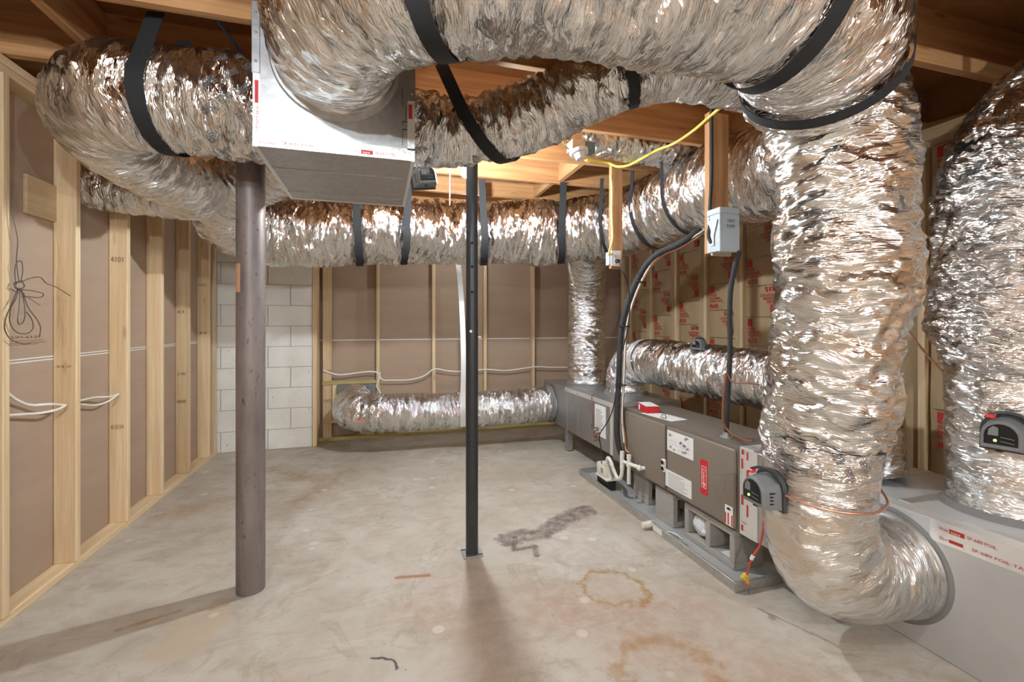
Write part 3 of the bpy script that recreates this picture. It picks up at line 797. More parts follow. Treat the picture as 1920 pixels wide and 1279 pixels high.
p = Print((PX1 - 0.045, PY0, 1.96), (1, 0, 0), (0, 0, 1)); p.rect(0.0, 0.0, 0.002, 0.06); p.rect(0.0, 0.06, 0.018, 0.064); p.rect(0.013, 0.09, 0.015, 0.15); p.rect(0.0, 0.09, 0.018, 0.093); p.rect(0, 0.15, 0.002, 0.22); p.rect(0.0, 0.075, 0.002, 0.09)
p.build('layout_mark', M['print_black'], t)
# oval splash of white sealant where the front collar meets the box
m = MB(); m.cyl((-0.15, PY0 + 0.001, 2.25), (-0.15, PY0 - 0.012, 2.25), 0.228, 0.222, seg=56); m.build('collar', M['galvanized_dull'], t, smooth=True)

# ------------------------------------------------------------------ flexible ducts
R = 0.25
F_PTS = [(-0.15, 1.80, 2.25, 0.205), (-0.145, 1.64, 2.245, 0.213), (-0.09, 1.42, 2.235, 0.224), (0.07, 1.23, 2.23, 0.23), (0.32, 1.11, 2.225, 0.232), (0.62, 1.05, 2.22, 0.232), (0.90, 1.015, 2.215, 0.232), (1.13, 1.03, 2.20, 0.232), (1.31, 1.10, 2.18, 0.23), (1.45, 1.20, 2.10, 0.225)]
T_PTS = [(1.55, 1.26, 2.18, 0.20), (1.60, 1.26, 1.97, 0.212), (1.62, 1.255, 1.72, 0.212), (1.625, 1.265, 1.40, 0.208), (1.63, 1.31, 1.10, 0.204), (1.64, 1.345, 0.90, 0.198), (1.64, 1.36, 0.79, 0.192)]
E_PTS = [(1.64, 1.362, 0.83, 0.185), (1.64, 1.366, 0.66, 0.187), (1.645, 1.37, 0.51, 0.19), (1.69, 1.378, 0.375, 0.193), (1.80, 1.387, 0.298, 0.194), (1.93, 1.393, 0.28, 0.194), (2.06, 1.395, 0.28, 0.193)]
td = thing('return_duct', 'big foil return duct crossing the ceiling and dropping into the low grey box', 'duct', (1.64, 1.36, 0.07))
duct('ceiling_run', F_PTS, M['foil'], td, 11, fold=1.0, crumple=0.7, pinch=((0.34, 0.02, 0.08), (0.83, 0.02, 0.08), (0.965, 0.015, 0.06)))
duct('drop_run', T_PTS, M['foil_tan_refl'], td, 23, fold=0.8, crumple=1.7, lump=1.7, rib=0.0)
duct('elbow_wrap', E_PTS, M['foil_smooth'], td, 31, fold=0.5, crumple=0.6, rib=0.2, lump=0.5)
duct('tape_band', [(1.64, 1.352, 0.84, 0.196), (1.64, 1.36, 0.74, 0.193)], M['foil_tape'], td, 33, fold=0.6, crumple=0.8, grow=0.004)

G_PTS = [(0.10, 2.12, 2.18, 0.15), (0.28, 2.12, 2.17, 0.153), (0.50, 2.06, 2.19, 0.153), (0.72, 1.94, 2.245, 0.15), (0.93, 1.79, 2.335, 0.143), (1.18, 1.67, 2.385, 0.138), (1.55, 1.63, 2.365, 0.138), (1.95, 1.63, 2.33, 0.138)]
td = thing('supply_duct', 'foil duct leaving the right side of the hanging metal box toward the upper right', 'duct', (0.13, 2.12, 2.14))
duct('foil_jacket', G_PTS, M['foil'], td, 41, fold=0.9, crumple=1.0, pinch=((0.18, 0.02, 0.06), (0.52, 0.012, 0.05)))
duct('tape_band', [(0.12, 2.12, 2.178, 0.154), (0.24, 2.12, 2.165, 0.158)], M['foil_tape'], td, 43, fold=0.5, crumple=1.3, grow=0.008)

A_PTS = [(-0.40, 2.10, 2.15, 0.18), (-0.56, 2.10, 2.155, 0.19), (-0.78, 2.12, 2.165, 0.198), (-0.97, 2.17, 2.175, 0.198), (-1.09, 2.30, 2.165, 0.195), (-1.13, 2.48, 2.12, 0.185), (-1.09, 2.68, 2.075, 0.172), (-1.02, 2.88, 2.045, 0.16), (-1.03, 3.06, 2.04, 0.15), (-1.15, 3.18, 2.045, 0.142), (-1.36, 3.20, 2.06, 0.138), (-1.60, 3.17, 2.075, 0.138)]
td = thing('supply_duct', 'looping foil duct at upper left that curls round into the stud wall', 'duct', (-0.43, 2.06, 2.14))
duct('foil_jacket', A_PTS, M['foil'], td, 51, fold=0.9, crumple=0.45, rib=1.2, pinch=((0.20, 0.02, 0.06),))
duct('tape_band', [(-0.41, 2.10, 2.15, 0.184), (-0.62, 2.105, 2.157, 0.194)], M['foil_tape'], td, 53, fold=0.5, crumple=1.4, grow=0.008)

B_PTS = [(-0.27, 2.48, 2.2, 0.16), (-0.30, 2.66, 2.205, 0.165), (-0.48, 2.84, 2.21, 0.17), (-0.70, 3.10, 2.20, 0.175), (-0.94, 3.38, 2.14, 0.19), (-1.01, 3.62, 2.02, 0.21), (-0.84, 3.82, 1.975, 0.245), (-0.40, 3.83, 1.99, 0.262), (0.1, 3.85, 2.03, 0.265), (0.6, 3.85, 2.05, 0.268), (1.1, 3.80, 2.06, 0.27), (1.55, 3.70, 2.08, 0.27), (1.90, 3.46, 2.11, 0.27), (2.08, 3.10, 2.15, 0.275), (2.12, 2.70, 2.165, 0.275), (2.12, 2.30, 2.16, 0.27), (2.15, 1.92, 2.13, 0.26), (2.3, 1.66, 2.1, 0.25)]
td = thing('supply_duct', 'long foil duct slung along the back of the room and round the corner at right', 'duct', (-0.27, 2.5, 2.1))
duct('foil_jacket', B_PTS, M['foil'], td, 61, fold=1.15, crumple=0.8, rib=0.6, pinch=((0.37, 0.03, 0.07), (0.425, 0.02, 0.06), (0.53, 0.03, 0.07), (0.635, 0.03, 0.07), (0.70, 0.02, 0.05), (0.76, 0.03, 0.07), (0.83, 0.02, 0.06)), step=0.009)
duct('tape_band', [(-0.27, 2.49, 2.2, 0.165), (-0.285, 2.62, 2.205, 0.168)], M['foil_tape'], td, 63, fold=0.5, crumple=1.4, grow=0.006)

V_PTS = [(2.06, 4.31, 0.65, 0.185), (2.06, 4.31, 1.0, 0.19), (2.06, 4.30, 1.5, 0.185), (2.04, 4.25, 1.72, 0.185), (1.95, 4.05, 1.92, 0.19), (1.86, 3.80, 2.02, 0.19)]
td = thing('riser_duct', 'vertical foil duct rising from the far metal box to the long back duct', 'duct', (2.06, 4.31, 0.65))
duct('foil_jacket', V_PTS, M['foil'], td, 71, fold=0.6, crumple=0.5, lump=0.4)
m = MB(); m.cyl((2.06, 4.31, 0.648), (2.06, 4.31, 0.672), 0.205, 0.198, seg=40); m.build('collar', M['mastic'], td, smooth=True)

L_PTS = [(-0.23, 5.24, 0.45, 0.165), (-0.255, 5.06, 0.435, 0.172), (-0.27, 4.86, 0.42, 0.178), (-0.20, 4.70, 0.412, 0.18), (-0.04, 4.625, 0.405, 0.182), (0.20, 4.61, 0.402, 0.182), (0.7, 4.60, 0.392, 0.182), (1.2, 4.58, 0.402, 0.182), (1.5, 4.57, 0.41, 0.182), (1.765, 4.56, 0.42, 0.182)]
td = thing('branch_duct', 'low horizontal foil duct running from the back wall boot to the far metal box', 'duct', (-0.2, 4.7, 0.22))
duct('foil_jacket', L_PTS, M['foil'], td, 81, fold=0.6, crumple=0.5, lump=0.4, pinch=((0.50, 0.008, 0.04),))
m = MB(); m.box((-0.435, 5.225, 0.235), (-0.035, 5.27, 0.61), 0.004); m.build('wall_boot', M['mastic'], td)
p = Print((-0.13, 4.453, 0.36), (1, 0, -0.03), (0, 0, 1)); p.text('R8', -0.06, 0.028, 0.03, 0.05, lift=0.02); p.rect(-0.07, 0.0, 0.0, 0.022, lift=0.02)
p.build('faded_print', M['faded_red'], td)
m = MB(); m.cyl((1.752, 4.56, 0.42), (1.70, 4.562, 0.42), 0.20, 0.188, seg=36, caps=False); m.build('collar', M['mastic'], td, smooth=True)

D_PTS = [(2.13, 3.64, 0.65, 0.165), (2.13, 3.645, 0.76, 0.17), (2.13, 3.60, 0.87, 0.172), (2.13, 3.46, 0.945, 0.175), (2.135, 3.25, 0.965, 0.178), (2.15, 2.9, 0.96, 0.178), (2.20, 2.5, 0.945, 0.178), (2.25, 2.2, 0.935, 0.178), (2.30, 1.95, 0.90, 0.178), (2.33, 1.76, 0.78, 0.175), (2.34, 1.70, 0.525, 0.17)]
td = thing('branch_duct', 'foil duct with a rounded elbow lying just above the brown air handler', 'duct', (2.13, 3.64, 0.65))
duct('foil_jacket', D_PTS, M['foil'], td, 91, fold=0.7, crumple=0.5, lump=0.5, pinch=((0.3, 0.006, 0.05),))
m = MB(); m.cyl((2.13, 3.64, 0.648), (2.13, 3.64, 0.670), 0.200, 0.185, seg=40); m.build('collar', M['mastic'], td, smooth=True)
duct('tape_band', [(2.13, 3.33, 0.962, 0.181), (2.134, 3.27, 0.967, 0.181)], M['foil_flat'], td, 93, fold=0.2, crumple=0.2, grow=0.001)

I_PTS = [(2.46, 1.20, 0.52, 0.195), (2.46, 1.20, 0.85, 0.20), (2.46, 1.20, 1.10, 0.205), (2.45, 1.18, 1.22, 0.25), (2.44, 1.16, 1.45, 0.275), (2.43, 1.13, 1.75, 0.29), (2.46, 1.04, 2.0, 0.29), (2.58, 0.90, 2.13, 0.28), (2.70, 0.62, 2.15, 0.27), (2.74, 0.2, 2.14, 0.26)]
td = thing('return_duct', 'foil duct at the far right standing on the grey box and bending under the ceiling', 'duct', (2.46, 1.2, 0.52))
duct('foil_jacket', I_PTS[2:], M['foil'], td, 101, fold=0.9, crumple=1.7, lump=1.5, rib=0.0, spiral=5)
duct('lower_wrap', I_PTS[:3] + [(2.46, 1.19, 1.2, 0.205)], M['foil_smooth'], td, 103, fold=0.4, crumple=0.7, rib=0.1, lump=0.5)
m = MB(); m.cyl((2.46, 1.20, 0.521), (2.46, 1.20, 0.545), 0.225, 0.206, seg=40); m.build('collar', M['mastic'], td, smooth=True)

H_PTS = [(1.32, 2.72, 2.50, 0.11), (1.55, 2.71, 2.50, 0.125), (1.9, 2.70, 2.48, 0.125), (2.35, 2.70, 2.46, 0.125), (2.8, 2.70, 2.46, 0.12)]
td = duct('joist_bay_duct', H_PTS, M['foil'], None, 111, fold=0.9, crumple=1.6)
tag(td, 'small crumpled foil duct tucked up between the ceiling joists', 'duct')
# ------------------------------------------------------------------ air handler, its boxes and what stands around it
UX0, UX1, UY0, UY1, UZ0, UZ1 = 1.735, 2.12, 1.875, 3.16, 0.225, 0.66
t = thing('air_handler', 'brown horizontal air handler cabinet with red badge, raised on blocks in the pan', 'air handler', ((UX0 + UX1) / 2, (UY0 + UY1) / 2, UZ0))
m = MB(); m.box((UX0, UY0, UZ0), (UX1, UY1, UZ1), 0.006, seg=2); m.build('cabinet', M['unit_edge'], t, smooth=30)
m = MB(); m.box((UX0 - 0.016, UY0 + 0.012, UZ0 + 0.012), (UX0 + 0.004, 2.452, UZ1 - 0.018), 0.012, seg=3); pn = m.build('access_panel', M['unit_paint'], t, smooth=30)
m = MB(); m.box((UX0 - 0.016, 2.476, UZ0 + 0.012), (UX0 + 0.004, 2.955, UZ1 - 0.018), 0.012, seg=3); pf = m.build('access_panel', M['unit_paint'], t, smooth=30)
m = MB(); m.box((UX0 - 0.008, 2.985, UZ0 + 0.012), (UX0 + 0.004, UY1 - 0.01, UZ1 - 0.018), 0.006, seg=2); m.build('coil_panel', M['unit_paint'], t, smooth=30)
XP = UX0 - 0.0165
def sheet(y1, y0, z0, z1, name, mat, parent, skew=0.0):
    m = MB(); m.box((XP - 0.0008, y0, z0), (XP + 0.0005, y1, z1)); return m.build(name, mat, parent)
lb = sheet(2.445, 2.20, 0.495, 0.620, 'data_label', M['label_white'], pn)
p = Print((XP - 0.0008, 2.445, 0.495), (0, -1, 0), (0, 0, 1))
for i in range(60):
    a = 0.010 + RNG.uniform(0, 0.19); b = 0.010 + RNG.uniform(0, 0.10)
    p.rect(a, b, a + RNG.choice((0.0012, 0.02, 0.03)), b + RNG.choice((0.0012, 0.002, 0.012)), lift=0.0005)
p.build('wiring_diagram', M['print_grey'], lb)
lb = sheet(2.462, 2.215, 0.268, 0.372, 'data_label', M['label_white'], pn)
p = Print((XP - 0.0008, 2.462, 0.268), (0, -1, 0), (0, 0, 1))
for i in range(9): p.rect(0.03, 0.008 + i * 0.010, 0.03 + RNG.uniform(0.12, 0.19), 0.011 + i * 0.010, lift=0.0005)
p.build('fine_print', M['print_grey'], lb)
bd = sheet(2.140, 2.082, 0.335, 0.525, 'badge', M['red'], pn)
p = Print((XP - 0.0008, 2.140, 0.525), (0, 0, -1), (0, -1, 0))
p.text('Coleman', 0.045, 0.022, 0.018, 0.098, lift=0.001)
for (a, b, c2, d2) in ((0.036, 0.010, 0.152, 0.0125), (0.036, 0.048, 0.152, 0.0505), (0.034, 0.012, 0.0365, 0.049), (0.151, 0.012, 0.1535, 0.049), (0.045, 0.0165, 0.118, 0.018)): p.rect(a, b, c2, d2, lift=0.001)
p.rect(0.126, 0.018, 0.134, 0.043, lift=0.001); p.rect(0.138, 0.024, 0.146, 0.037, lift=0.001)
p.build('badge_lettering', M['white_print'], bd)
lb = sheet(1.952, 1.898, 0.243, 0.345, 'warning_label', M['label_white'], pn)
p = Print((XP - 0.0008, 1.952, 0.243), (0, -1, 0), (0, 0, 1)); p.rect(0.012, 0.080, 0.040, 0.088, lift=0.0005); p.rect(0.018, 0.086, 0.034, 0.093, lift=0.0005); p.build('label_mark', M['print_black'], lb)
p = Print((XP - 0.0008, 1.952, 0.243), (0, -1, 0), (0, 0, 1)); p.rect(0.0, 0.004, 0.008, 0.062, lift=0.0005); p.rect(0.019, 0.004, 0.028, 0.065, lift=0.0005); p.rect(0.044, 0.004, 0.053, 0.06, lift=0.0005); p.build('label_mark', M['red_print'], lb)
# knockout plate with two ports
m = MB(); m.box((UX0 - 0.026, 2.463, 0.345), (UX0 - 0.005, 2.500, 0.425), 0.008, seg=2); kp = m.build('port_plate', M['label_white'], t, smooth=30)
for z in (0.366, 0.404):
    m = MB(); m.cyl((UX0 - 0.0255, 2.481, z), (UX0 - 0.029, 2.481, z), 0.013, seg=18); m.build('port', M['hole'], kp)
m = MB(); m.box((XP - 0.0006, 1.955, 0.405), (XP + 0.0004, 2.045, 0.475)); m.build('knockout', M['unit_paint'], pn)

# near end transition with white foil tape
t = thing('transition_box', 'short grey sheet metal box with red-printed tape on the near end of the air handler', 'metal box', (1.9, 1.7, 0.2))
m = MB(); m.box((1.742, 1.60, 0.225), (2.055, 1.873, 0.655), 0.003); m.build('body', M['galvanized'], t)
its = [('r', 0.016, 0.02, 0.028, 0.05), ('t', 'Shurtape', 0.02, 0.06, 0.013, 0.03), ('r', 0.016, 0.15, 0.030, 0.20), ('r', 0.05, 0.1, 0.06, 0.16), ('r', 0.05, 0.26, 0.062, 0.33), ('r', 0.016, 0.33, 0.028, 0.38), ('r', 0.018, 0.40, 0.032, 0.425), ('r', 0.05, 0.38, 0.06, 0.42)]
tape(t, (1.7395, 1.765, 0.225), (1.742, 1.880, 0.657), [((1.7395, 1.880, 0.225), (0, -1, 0), (0, 0, 1), its)])
tape(t, (1.742, 1.79, 0.655), (2.05, 1.875, 0.6615))

# far supply plenum
t = thing('supply_plenum', 'galvanized metal box at the far end of the air handler carrying two upright ducts', 'metal box', (2.05, 3.9, 0.24))
m = MB(); m.box((1.755, 3.17, 0.24), (2.36, 4.76, 0.65), 0.003); m.build('body', M['galvanized'], t)
for yy in (3.86, 4.1):
    m = MB(); m.box((1.7525, yy - 0.003, 0.245), (1.756, yy + 0.003, 0.645)); m.build('seam', M['galvanized'], t)
tape(t, (1.7535, 3.165, 0.24), (1.757, 3.24, 0.652)); tape(t, (1.7535, 3.24, 0.615), (1.757, 4.15, 0.652))
m = MB(); m.box((1.7505, 3.31, 0.345), (1.7545, 3.50, 0.60)); lb = m.build('instruction_sheet', M['label_white'], t)
p = Print((1.7505, 3.50, 0.345), (0, -1, 0), (0, 0, 1))
for i in range(14): p.rect(0.02, 0.03 + i * 0.014, 0.02 + RNG.uniform(0.08, 0.15), 0.036 + i * 0.014, lift=0.0006)
p.build('fine_print', M['print_grey'], lb)
m = MB(); m.box((1.80, 4.20, 0.01), (1.86, 4.26, 0.24), 0.002); m.build('support_leg', M['galvanized_dull'], t)
m = MB(); m.box((2.25, 4.20, 0.01), (2.31, 4.26, 0.24), 0.002); m.build('support_leg', M['galvanized_dull'], t)

# return plenum low at the right
RX0, RX1, RY0, RY1, RZ = 2.06, 2.70, -0.30, 1.86, 0.522
t = thing('return_plenum', 'large low pale grey sheet metal return box on the floor at right', 'metal box', (2.38, 0.8, 0))
m = MB(); m.box((RX0, RY0, 0.0), (RX1, RY1, RZ), 0.004); m.build('body', M['galvanized_pale'], t)
m = MB(); m.cyl((RX0 + 0.002, 1.395, 0.28), (RX0 - 0.010, 1.395, 0.28), 0.232, 0.220, seg=56); m.build('sealant_ring', M['mastic'], t, smooth=True)
m = MB(); m.cyl((RX0 - 0.005, 1.395, 0.28), (RX0 - 0.018, 1.395, 0.28), 0.214, 0.209, seg=56); m.build('collar', M['galvanized_dull'], t, smooth=True)
its = []
for u0 in (0.0, 0.33, 0.66, 0.99):
    its += brand(u0 + 0.03, 0.050, 0.012) + [('t', 'SF-680 FOIL TAPE', u0 + 0.13, 0.014, 0.010, 0.16), ('r', u0 + 0.062, 0.012, u0 + 0.105, 0.024), ('t', 'Shur', u0 + 0.03, 0.014, 0.010, 0.03)]
tape(t, (RX0 - 0.0018, RY0, RZ - 0.082), (RX0 + 0.001, 1.245, RZ + 0.0012), [((RX0 - 0.0018, 1.245, RZ - 0.08), (0, -1, 0), (0, 0, 1), its)])
m = MB(); m.box((RX0, RY0, RZ - 0.001), (RX0 + 0.07, 1.86, RZ + 0.0016)); m.build('foil_tape_strip', M['foil_flat'], t)
for yy in (1.36, 1.62):
    m = MB(); m.box((RX0 + 0.08, yy, RZ - 0.001), (RX1, yy + 0.05, RZ + 0.003), 0.001); m.build('seam', M['galvanized_dull'], t)

# drain pan
t = thing('drain_pan', 'shallow galvanized drain pan on the concrete under the air handler', 'pan', (1.95, 2.6, 0))
m = MB(); QX0, QX1, QY0, QY1 = 1.625, 2.28, 1.775, 3.53
m.box((QX0, QY0, 0.001), (QX1, QY1, 0.006)); m.build('base', M['galvanized_pale'], t)
for lo, hi in (((QX0 - 0.003, QY0, 0.001), (QX0 + 0.002, QY1, 0.048)), ((QX1 - 0.002, QY0, 0.001), (QX1 + 0.003, QY1, 0.048)), ((QX0 - 0.003, QY0 - 0.003, 0.001), (QX1 + 0.003, QY0 + 0.002, 0.048)), ((QX0 - 0.003, QY1 - 0.002, 0.001), (QX1 + 0.003, QY1 + 0.003, 0.048))):
    m = MB(); m.box(lo, hi); m.box((lo[0] - 0.004, lo[1] - 0.004, 0.044), (hi[0] + 0.004, hi[1] + 0.004, 0.051), 0.002); m.build('rim', M['galvanized_dull'], t)
m = MB(); m.cyl((QX0 + 0.01, 2.475, 0.032), (QX0 - 0.035, 2.475, 0.032), 0.020, seg=20); m.cyl((QX0 - 0.035, 2.475, 0.032), (QX0 - 0.062, 2.475, 0.032), 0.017, seg=20); m.build('drain_fitting', M['pvc'], t, smooth=True)
m = MB(); m.box((QX0 - 0.0045, 2.36, 0.006), (QX0 - 0.003, 2.45, 0.044)); m.build('label', M['label_white'], t)
m = MB(); m.tube([(1.66, 2.40, 0.012), (1.69, 2.34, 0.022), (1.705, 2.30, 0.014), (1.69, 2.22, 0.012)], 0.006, 6); m.build('loose_tube', M['galvanized_dull'], t, smooth=True)

def cinder(label, x, y, along_y=True, z=0.006):
    """hollow block lying on its side: cores open toward the viewer"""
    L_, D_, H_ = 0.40, 0.19, 0.205
    t = thing('cinder_block', label, 'block', (x + D_ / 2, y + L_ / 2, z), 'blocks under the air handler')
    m = MB()
    pieces = [((0, 0, 0), (D_, L_, 0.034)), ((0, 0, H_ - 0.034), (D_, L_, H_))]
    for yy in (0, L_ / 2 - 0.018, L_ - 0.036): pieces.append(((0, yy, 0.034), (D_, yy + 0.036, H_ - 0.034)))
    for lo, hi in pieces:
        lo = Vector(lo); hi = Vector(hi)
        if not along_y: lo = Vector((lo.y, lo.x, lo.z)); hi = Vector((hi.y, hi.x, hi.z))
        m.box(Vector((x, y, z)) + lo, Vector((x, y, z)) + hi, 0.004)
    m.build('shell', M['cinder'], t); return t
cinder('grey hollow concrete block under the near end of the air handler', 1.752, 1.925)
cinder('concrete block set endwise under the middle of the air handler', 1.75, 2.43, False)
cinder('shadowed concrete block under the far end of the air handler', 1.80, 2.78, False)
m = MB(); m.sphere((1.80, 2.225, 0.105), 0.05, 14, 10, (0.8, 1.2, 1.1)); m.sphere((1.79, 2.19, 0.085), 0.03, 10, 8, (0.9, 1.3, 0.8)); m.sphere((1.80, 2.25, 0.135), 0.028, 10, 8, (0.9, 1.1, 0.9))
o = m.build('crumpled_bag', M['foam_white'], None, smooth=True); tag(o, 'crumpled white plastic wad stuffed in the near hollow block', 'plastic bag')
for v in o.data.vertices: v.co += Vector((RNG.uniform(-.006, .006), RNG.uniform(-.006, .006), RNG.uniform(-.006, .006)))
m = MB(); m.box((1.775, 1.985, 0.0415), (1.85, 2.05, 0.0435), 0.0005); o = m.build('paper_scrap', M['paper']); tag(o, 'white scrap of paper lying inside the hollow block', 'paper')

# condensate pump and pipes
t = thing('condensate_pump', 'small white and black condensate pump standing in the far corner of the pan', 'pump', (1.70, 3.19, 0.006))
m = MB(); m.box((1.655, 3.10, 0.006), (1.73, 3.27, 0.085), 0.008, seg=2); m.build('tank', M['black_plastic'], t, smooth=30)
m = MB(); m.box((1.650, 3.13, 0.085), (1.735, 3.275, 0.190), 0.014, seg=2); m.box((1.646, 3.09, 0.083), (1.738, 3.28, 0.095), 0.003); hd = m.build('motor_cover', M['pump_white'], t, smooth=30)
for i in range(3):
    m = MB(); m.box((1.6485, 3.16 + i * 0.014, 0.125), (1.652, 3.164 + i * 0.014, 0.165)); m.build('vent_slot', M['hole'], hd)
m = MB(); m.cyl((1.69, 3.11, 0.095), (1.69, 3.11, 0.110), 0.016, seg=16); m.build('inlet_ring', M['pvc'], t, smooth=True)
t = thing('drain_pipe', 'white plastic trap pipe with open stubs draining the air handler', 'pipe', (1.68, 2.85, 0.1))
m = MB(); m.tube([(1.735, 2.70, 0.30), (1.700, 2.71, 0.300), (1.690, 2.76, 0.298), (1.685, 2.84, 0.292)], 0.0135, 12); m.build('outlet_pipe', M['pvc'], t, smooth=True)
m = MB(); m.cyl((1.685, 2.84, 0.352), (1.685, 2.84, 0.150), 0.0135, seg=14); m.cyl((1.685, 2.84, 0.355), (1.685, 2.84, 0.325), 0.0165, seg=14); m.cyl((1.685, 2.84, 0.305), (1.685, 2.84, 0.270), 0.0175, seg=14); m.build('tee_stub', M['pvc'], t, smooth=True)
m = MB(); m.sphere((1.690, 2.715, 0.300), 0.020, 14, 10); m.build('elbow', M['pvc'], t, smooth=True)
m = MB(); m.tube([(1.675, 2.915, 0.345), (1.675, 2.915, 0.24), (1.672, 2.925, 0.175), (1.668, 2.96, 0.150), (1.665, 3.01, 0.185), (1.663, 3.06, 0.245), (1.662, 3.10, 0.262), (1.67, 3.13, 0.20), (1.69, 3.112, 0.105)], 0.0135, 12, step=0.015); m.cyl((1.675, 2.915, 0.36), (1.675, 2.915, 0.23), 0.0165, seg=14); m.build('trap_pipe', M['pvc'], t, smooth=True)
m = MB(); m.tube([(1.685, 2.84, 0.292), (1.680, 2.88, 0.290), (1.675, 2.915, 0.288)], 0.0125, 12); m.build('link_pipe', M['pvc'], t, smooth=True)

# things lying on the air handler
t = thing('thermostat_carton', 'small red and white cardboard carton on top of the air handler', 'box', (1.80, 2.83, 0.66))
rz = Matrix.Rotation(math.radians(-12), 3, 'Z')
c0 = Vector((1.815, 2.80, 0.66))
m = MB(); m.box(c0 + Vector((-0.045, -0.085, 0.001)), c0 + Vector((0.045, 0.085, 0.050)), 0.001, rz); m.build('carton', M['red'], t)
m = MB(); m.box(c0 + Vector((-0.0455, -0.0855, 0.050)), c0 + Vector((0.0455, 0.0855, 0.0515)), 0, rz); m.build('lid', M['paper'], t)
m = MB(); w0 = c0 + rz @ Vector((-0.0452, 0.055, 0.024)); m.box(w0 + Vector((-0.0008, -0.012, -0.018)), w0 + Vector((0.0008, 0.012, 0.018)), 0, rz); m.build('printed_panel', M['label_white'], t)
m = MB(); rz2 = Matrix.Rotation(math.radians(8), 3, 'Z'); m.box((1.742, 2.47, 0.6612), (1.875, 2.76, 0.6632), 0, rz2); o = m.build('paper_sheet', M['paper']); tag(o, 'white folded paper lying beside the red carton', 'paper')
m = MB(); m.tube([(1.80, 2.62, 0.666), (1.79, 2.58, 0.69), (1.785, 2.55, 0.668), (1.765, 2.54, 0.667), (1.77, 2.59, 0.668)], 0.0025, 6); o = m.build('cable_clip', M['grey_wire'], None, smooth=True); tag(o, 'bent bit of dark wire lying on the white paper', 'wire')

# ------------------------------------------------------------------ damper actuators
def actuator(label, pos, face, up, s=1.0, led=True):
    """grey motor: mounting plate, domed housing, dark window, lever with red tip; faces along `face`"""
    f = Vector(face).normalized(); u = Vector(up); u = (u - f * u.dot(f)).normalized(); r = u.cross(f)      # r: to the right as seen from in front
    P = Vector(pos)
    t = thing('damper_actuator', label, 'actuator', P, 'damper actuators on the ducts')
    W = lambda a, b, c: P + r * (a * s) + u * (b * s) + f * (c * s)
    def dee(w, h0, h1, c, n=9):
        q = [W(-w, -h0, c), W(w, -h0, c)]
        for k in range(n + 1):
            a = math.pi * k / n; q.append(W(w * math.cos(a), h1 - w + w * math.sin(a) if h1 > w else h1 * math.sin(a), c))
        return q
    def loft(q0, q1, m):
        v0 = [m.bm.verts.new(x) for x in q0]; v1 = [m.bm.verts.new(x) for x in q1]; n = len(v0)
        m.bm.faces.new(v0); m.bm.faces.new(list(reversed(v1)))
        for k in range(n): m.bm.faces.new((v0[k], v0[(k + 1) % n], v1[(k + 1) % n], v1[k]))
    m = MB(); loft(dee(0.072, 0.070, 0.080, 0.0), dee(0.072, 0.070, 0.080, 0.018), m); m.build('mount_plate', M['act_dark'], t, smooth=30)
    m = MB(); loft(dee(0.064, 0.062, 0.064, 0.018), dee(0.056, 0.052, 0.056, 0.085), m); loft(dee(0.056, 0.052, 0.056, 0.085), dee(0.050, 0.046, 0.050, 0.094), m); h = m.build('housing', M['act_grey'], t, smooth=30)
    m = MB(); loft(dee(0.046, 0.034, 0.046, 0.092), dee(0.044, 0.033, 0.044, 0.0965), m); wn = m.build('window', M['lens'], t, smooth=30)
    m = MB(); loft([W(-0.034, 0.0, 0.096), W(-0.006, 0.0, 0.096), W(-0.006, 0.03, 0.096), W(-0.02, 0.036, 0.096), W(-0.032, 0.022, 0.096)], [W(-0.034, 0.0, 0.0978), W(-0.006, 0.0, 0.0978), W(-0.006, 0.03, 0.0978), W(-0.02, 0.036, 0.0978), W(-0.032, 0.022, 0.0978)], m); m.build('dial', M['act_grey'], wn)
    for b in (-0.004, -0.020):
        m = MB(); loft([W(0.0, b, 0.096), W(0.036, b - 0.004, 0.096), W(0.036, b - 0.002, 0.096), W(0.0, b + 0.002, 0.096)], [W(0.0, b, 0.0976), W(0.036, b - 0.004, 0.0976), W(0.036, b - 0.002, 0.0976), W(0.0, b + 0.002, 0.0976)], m); m.build('window_mark', M['act_grey'], wn)
    if led:
        m = MB(); m.sphere(W(-0.014, -0.018, 0.0968), 0.005 * s, 10, 8); m.build('status_light', M['led_green'], t, smooth=True)
    for sd in (-1, 1):
        for k in range(4):
            a = sd * 0.0605; b = -0.036 + k * 0.013
            m = MB(); loft([W(a, b, 0.03), W(a, b, 0.066), W(a * 0.985, b + 0.005, 0.066), W(a * 0.985, b + 0.005, 0.03)], [W(a * 0.8, b, 0.03), W(a * 0.8, b, 0.066), W(a * 0.8, b + 0.005, 0.066), W(a * 0.8, b + 0.005, 0.03)], m); m.build('vent_slot', M['hole'], h)
    m = MB(); m.ribbon([W(-0.050, 0.058, 0.060), W(-0.030, 0.078, 0.056), W(0.0, 0.086, 0.045), W(0.045, 0.074, 0.028), W(0.066, 0.045, 0.02)], list([f, f]), 0.016 * s, 0.009 * s); lv = m.build('release_lever', M['act_dark'], t, smooth=40)
    m = MB(); m.box(W(-0.034, 0.066, 0.062) - Vector((0.012, 0.012, 0.007)) * s, W(-0.034, 0.066, 0.062) + Vector((0.012, 0.012, 0.007)) * s, 0.004 * s); m.build('lever_tip', M['red_tab'], lv)
    m = MB(); m.box(W(-0.006, -0.056, 0.07) - Vector((0.010, 0.010, 0.007)) * s, W(-0.006, -0.056, 0.07) + Vector((0.010, 0.010, 0.007)) * s, 0.002 * s); m.build('terminal_block', M['black_plastic'], t)
    return t
actuator('grey damper actuator with red lever and green light on the near dropping duct', (1.452, 1.40, 0.645), (-0.97, 0.05, -0.03), (0, 0, 1), 0.98)
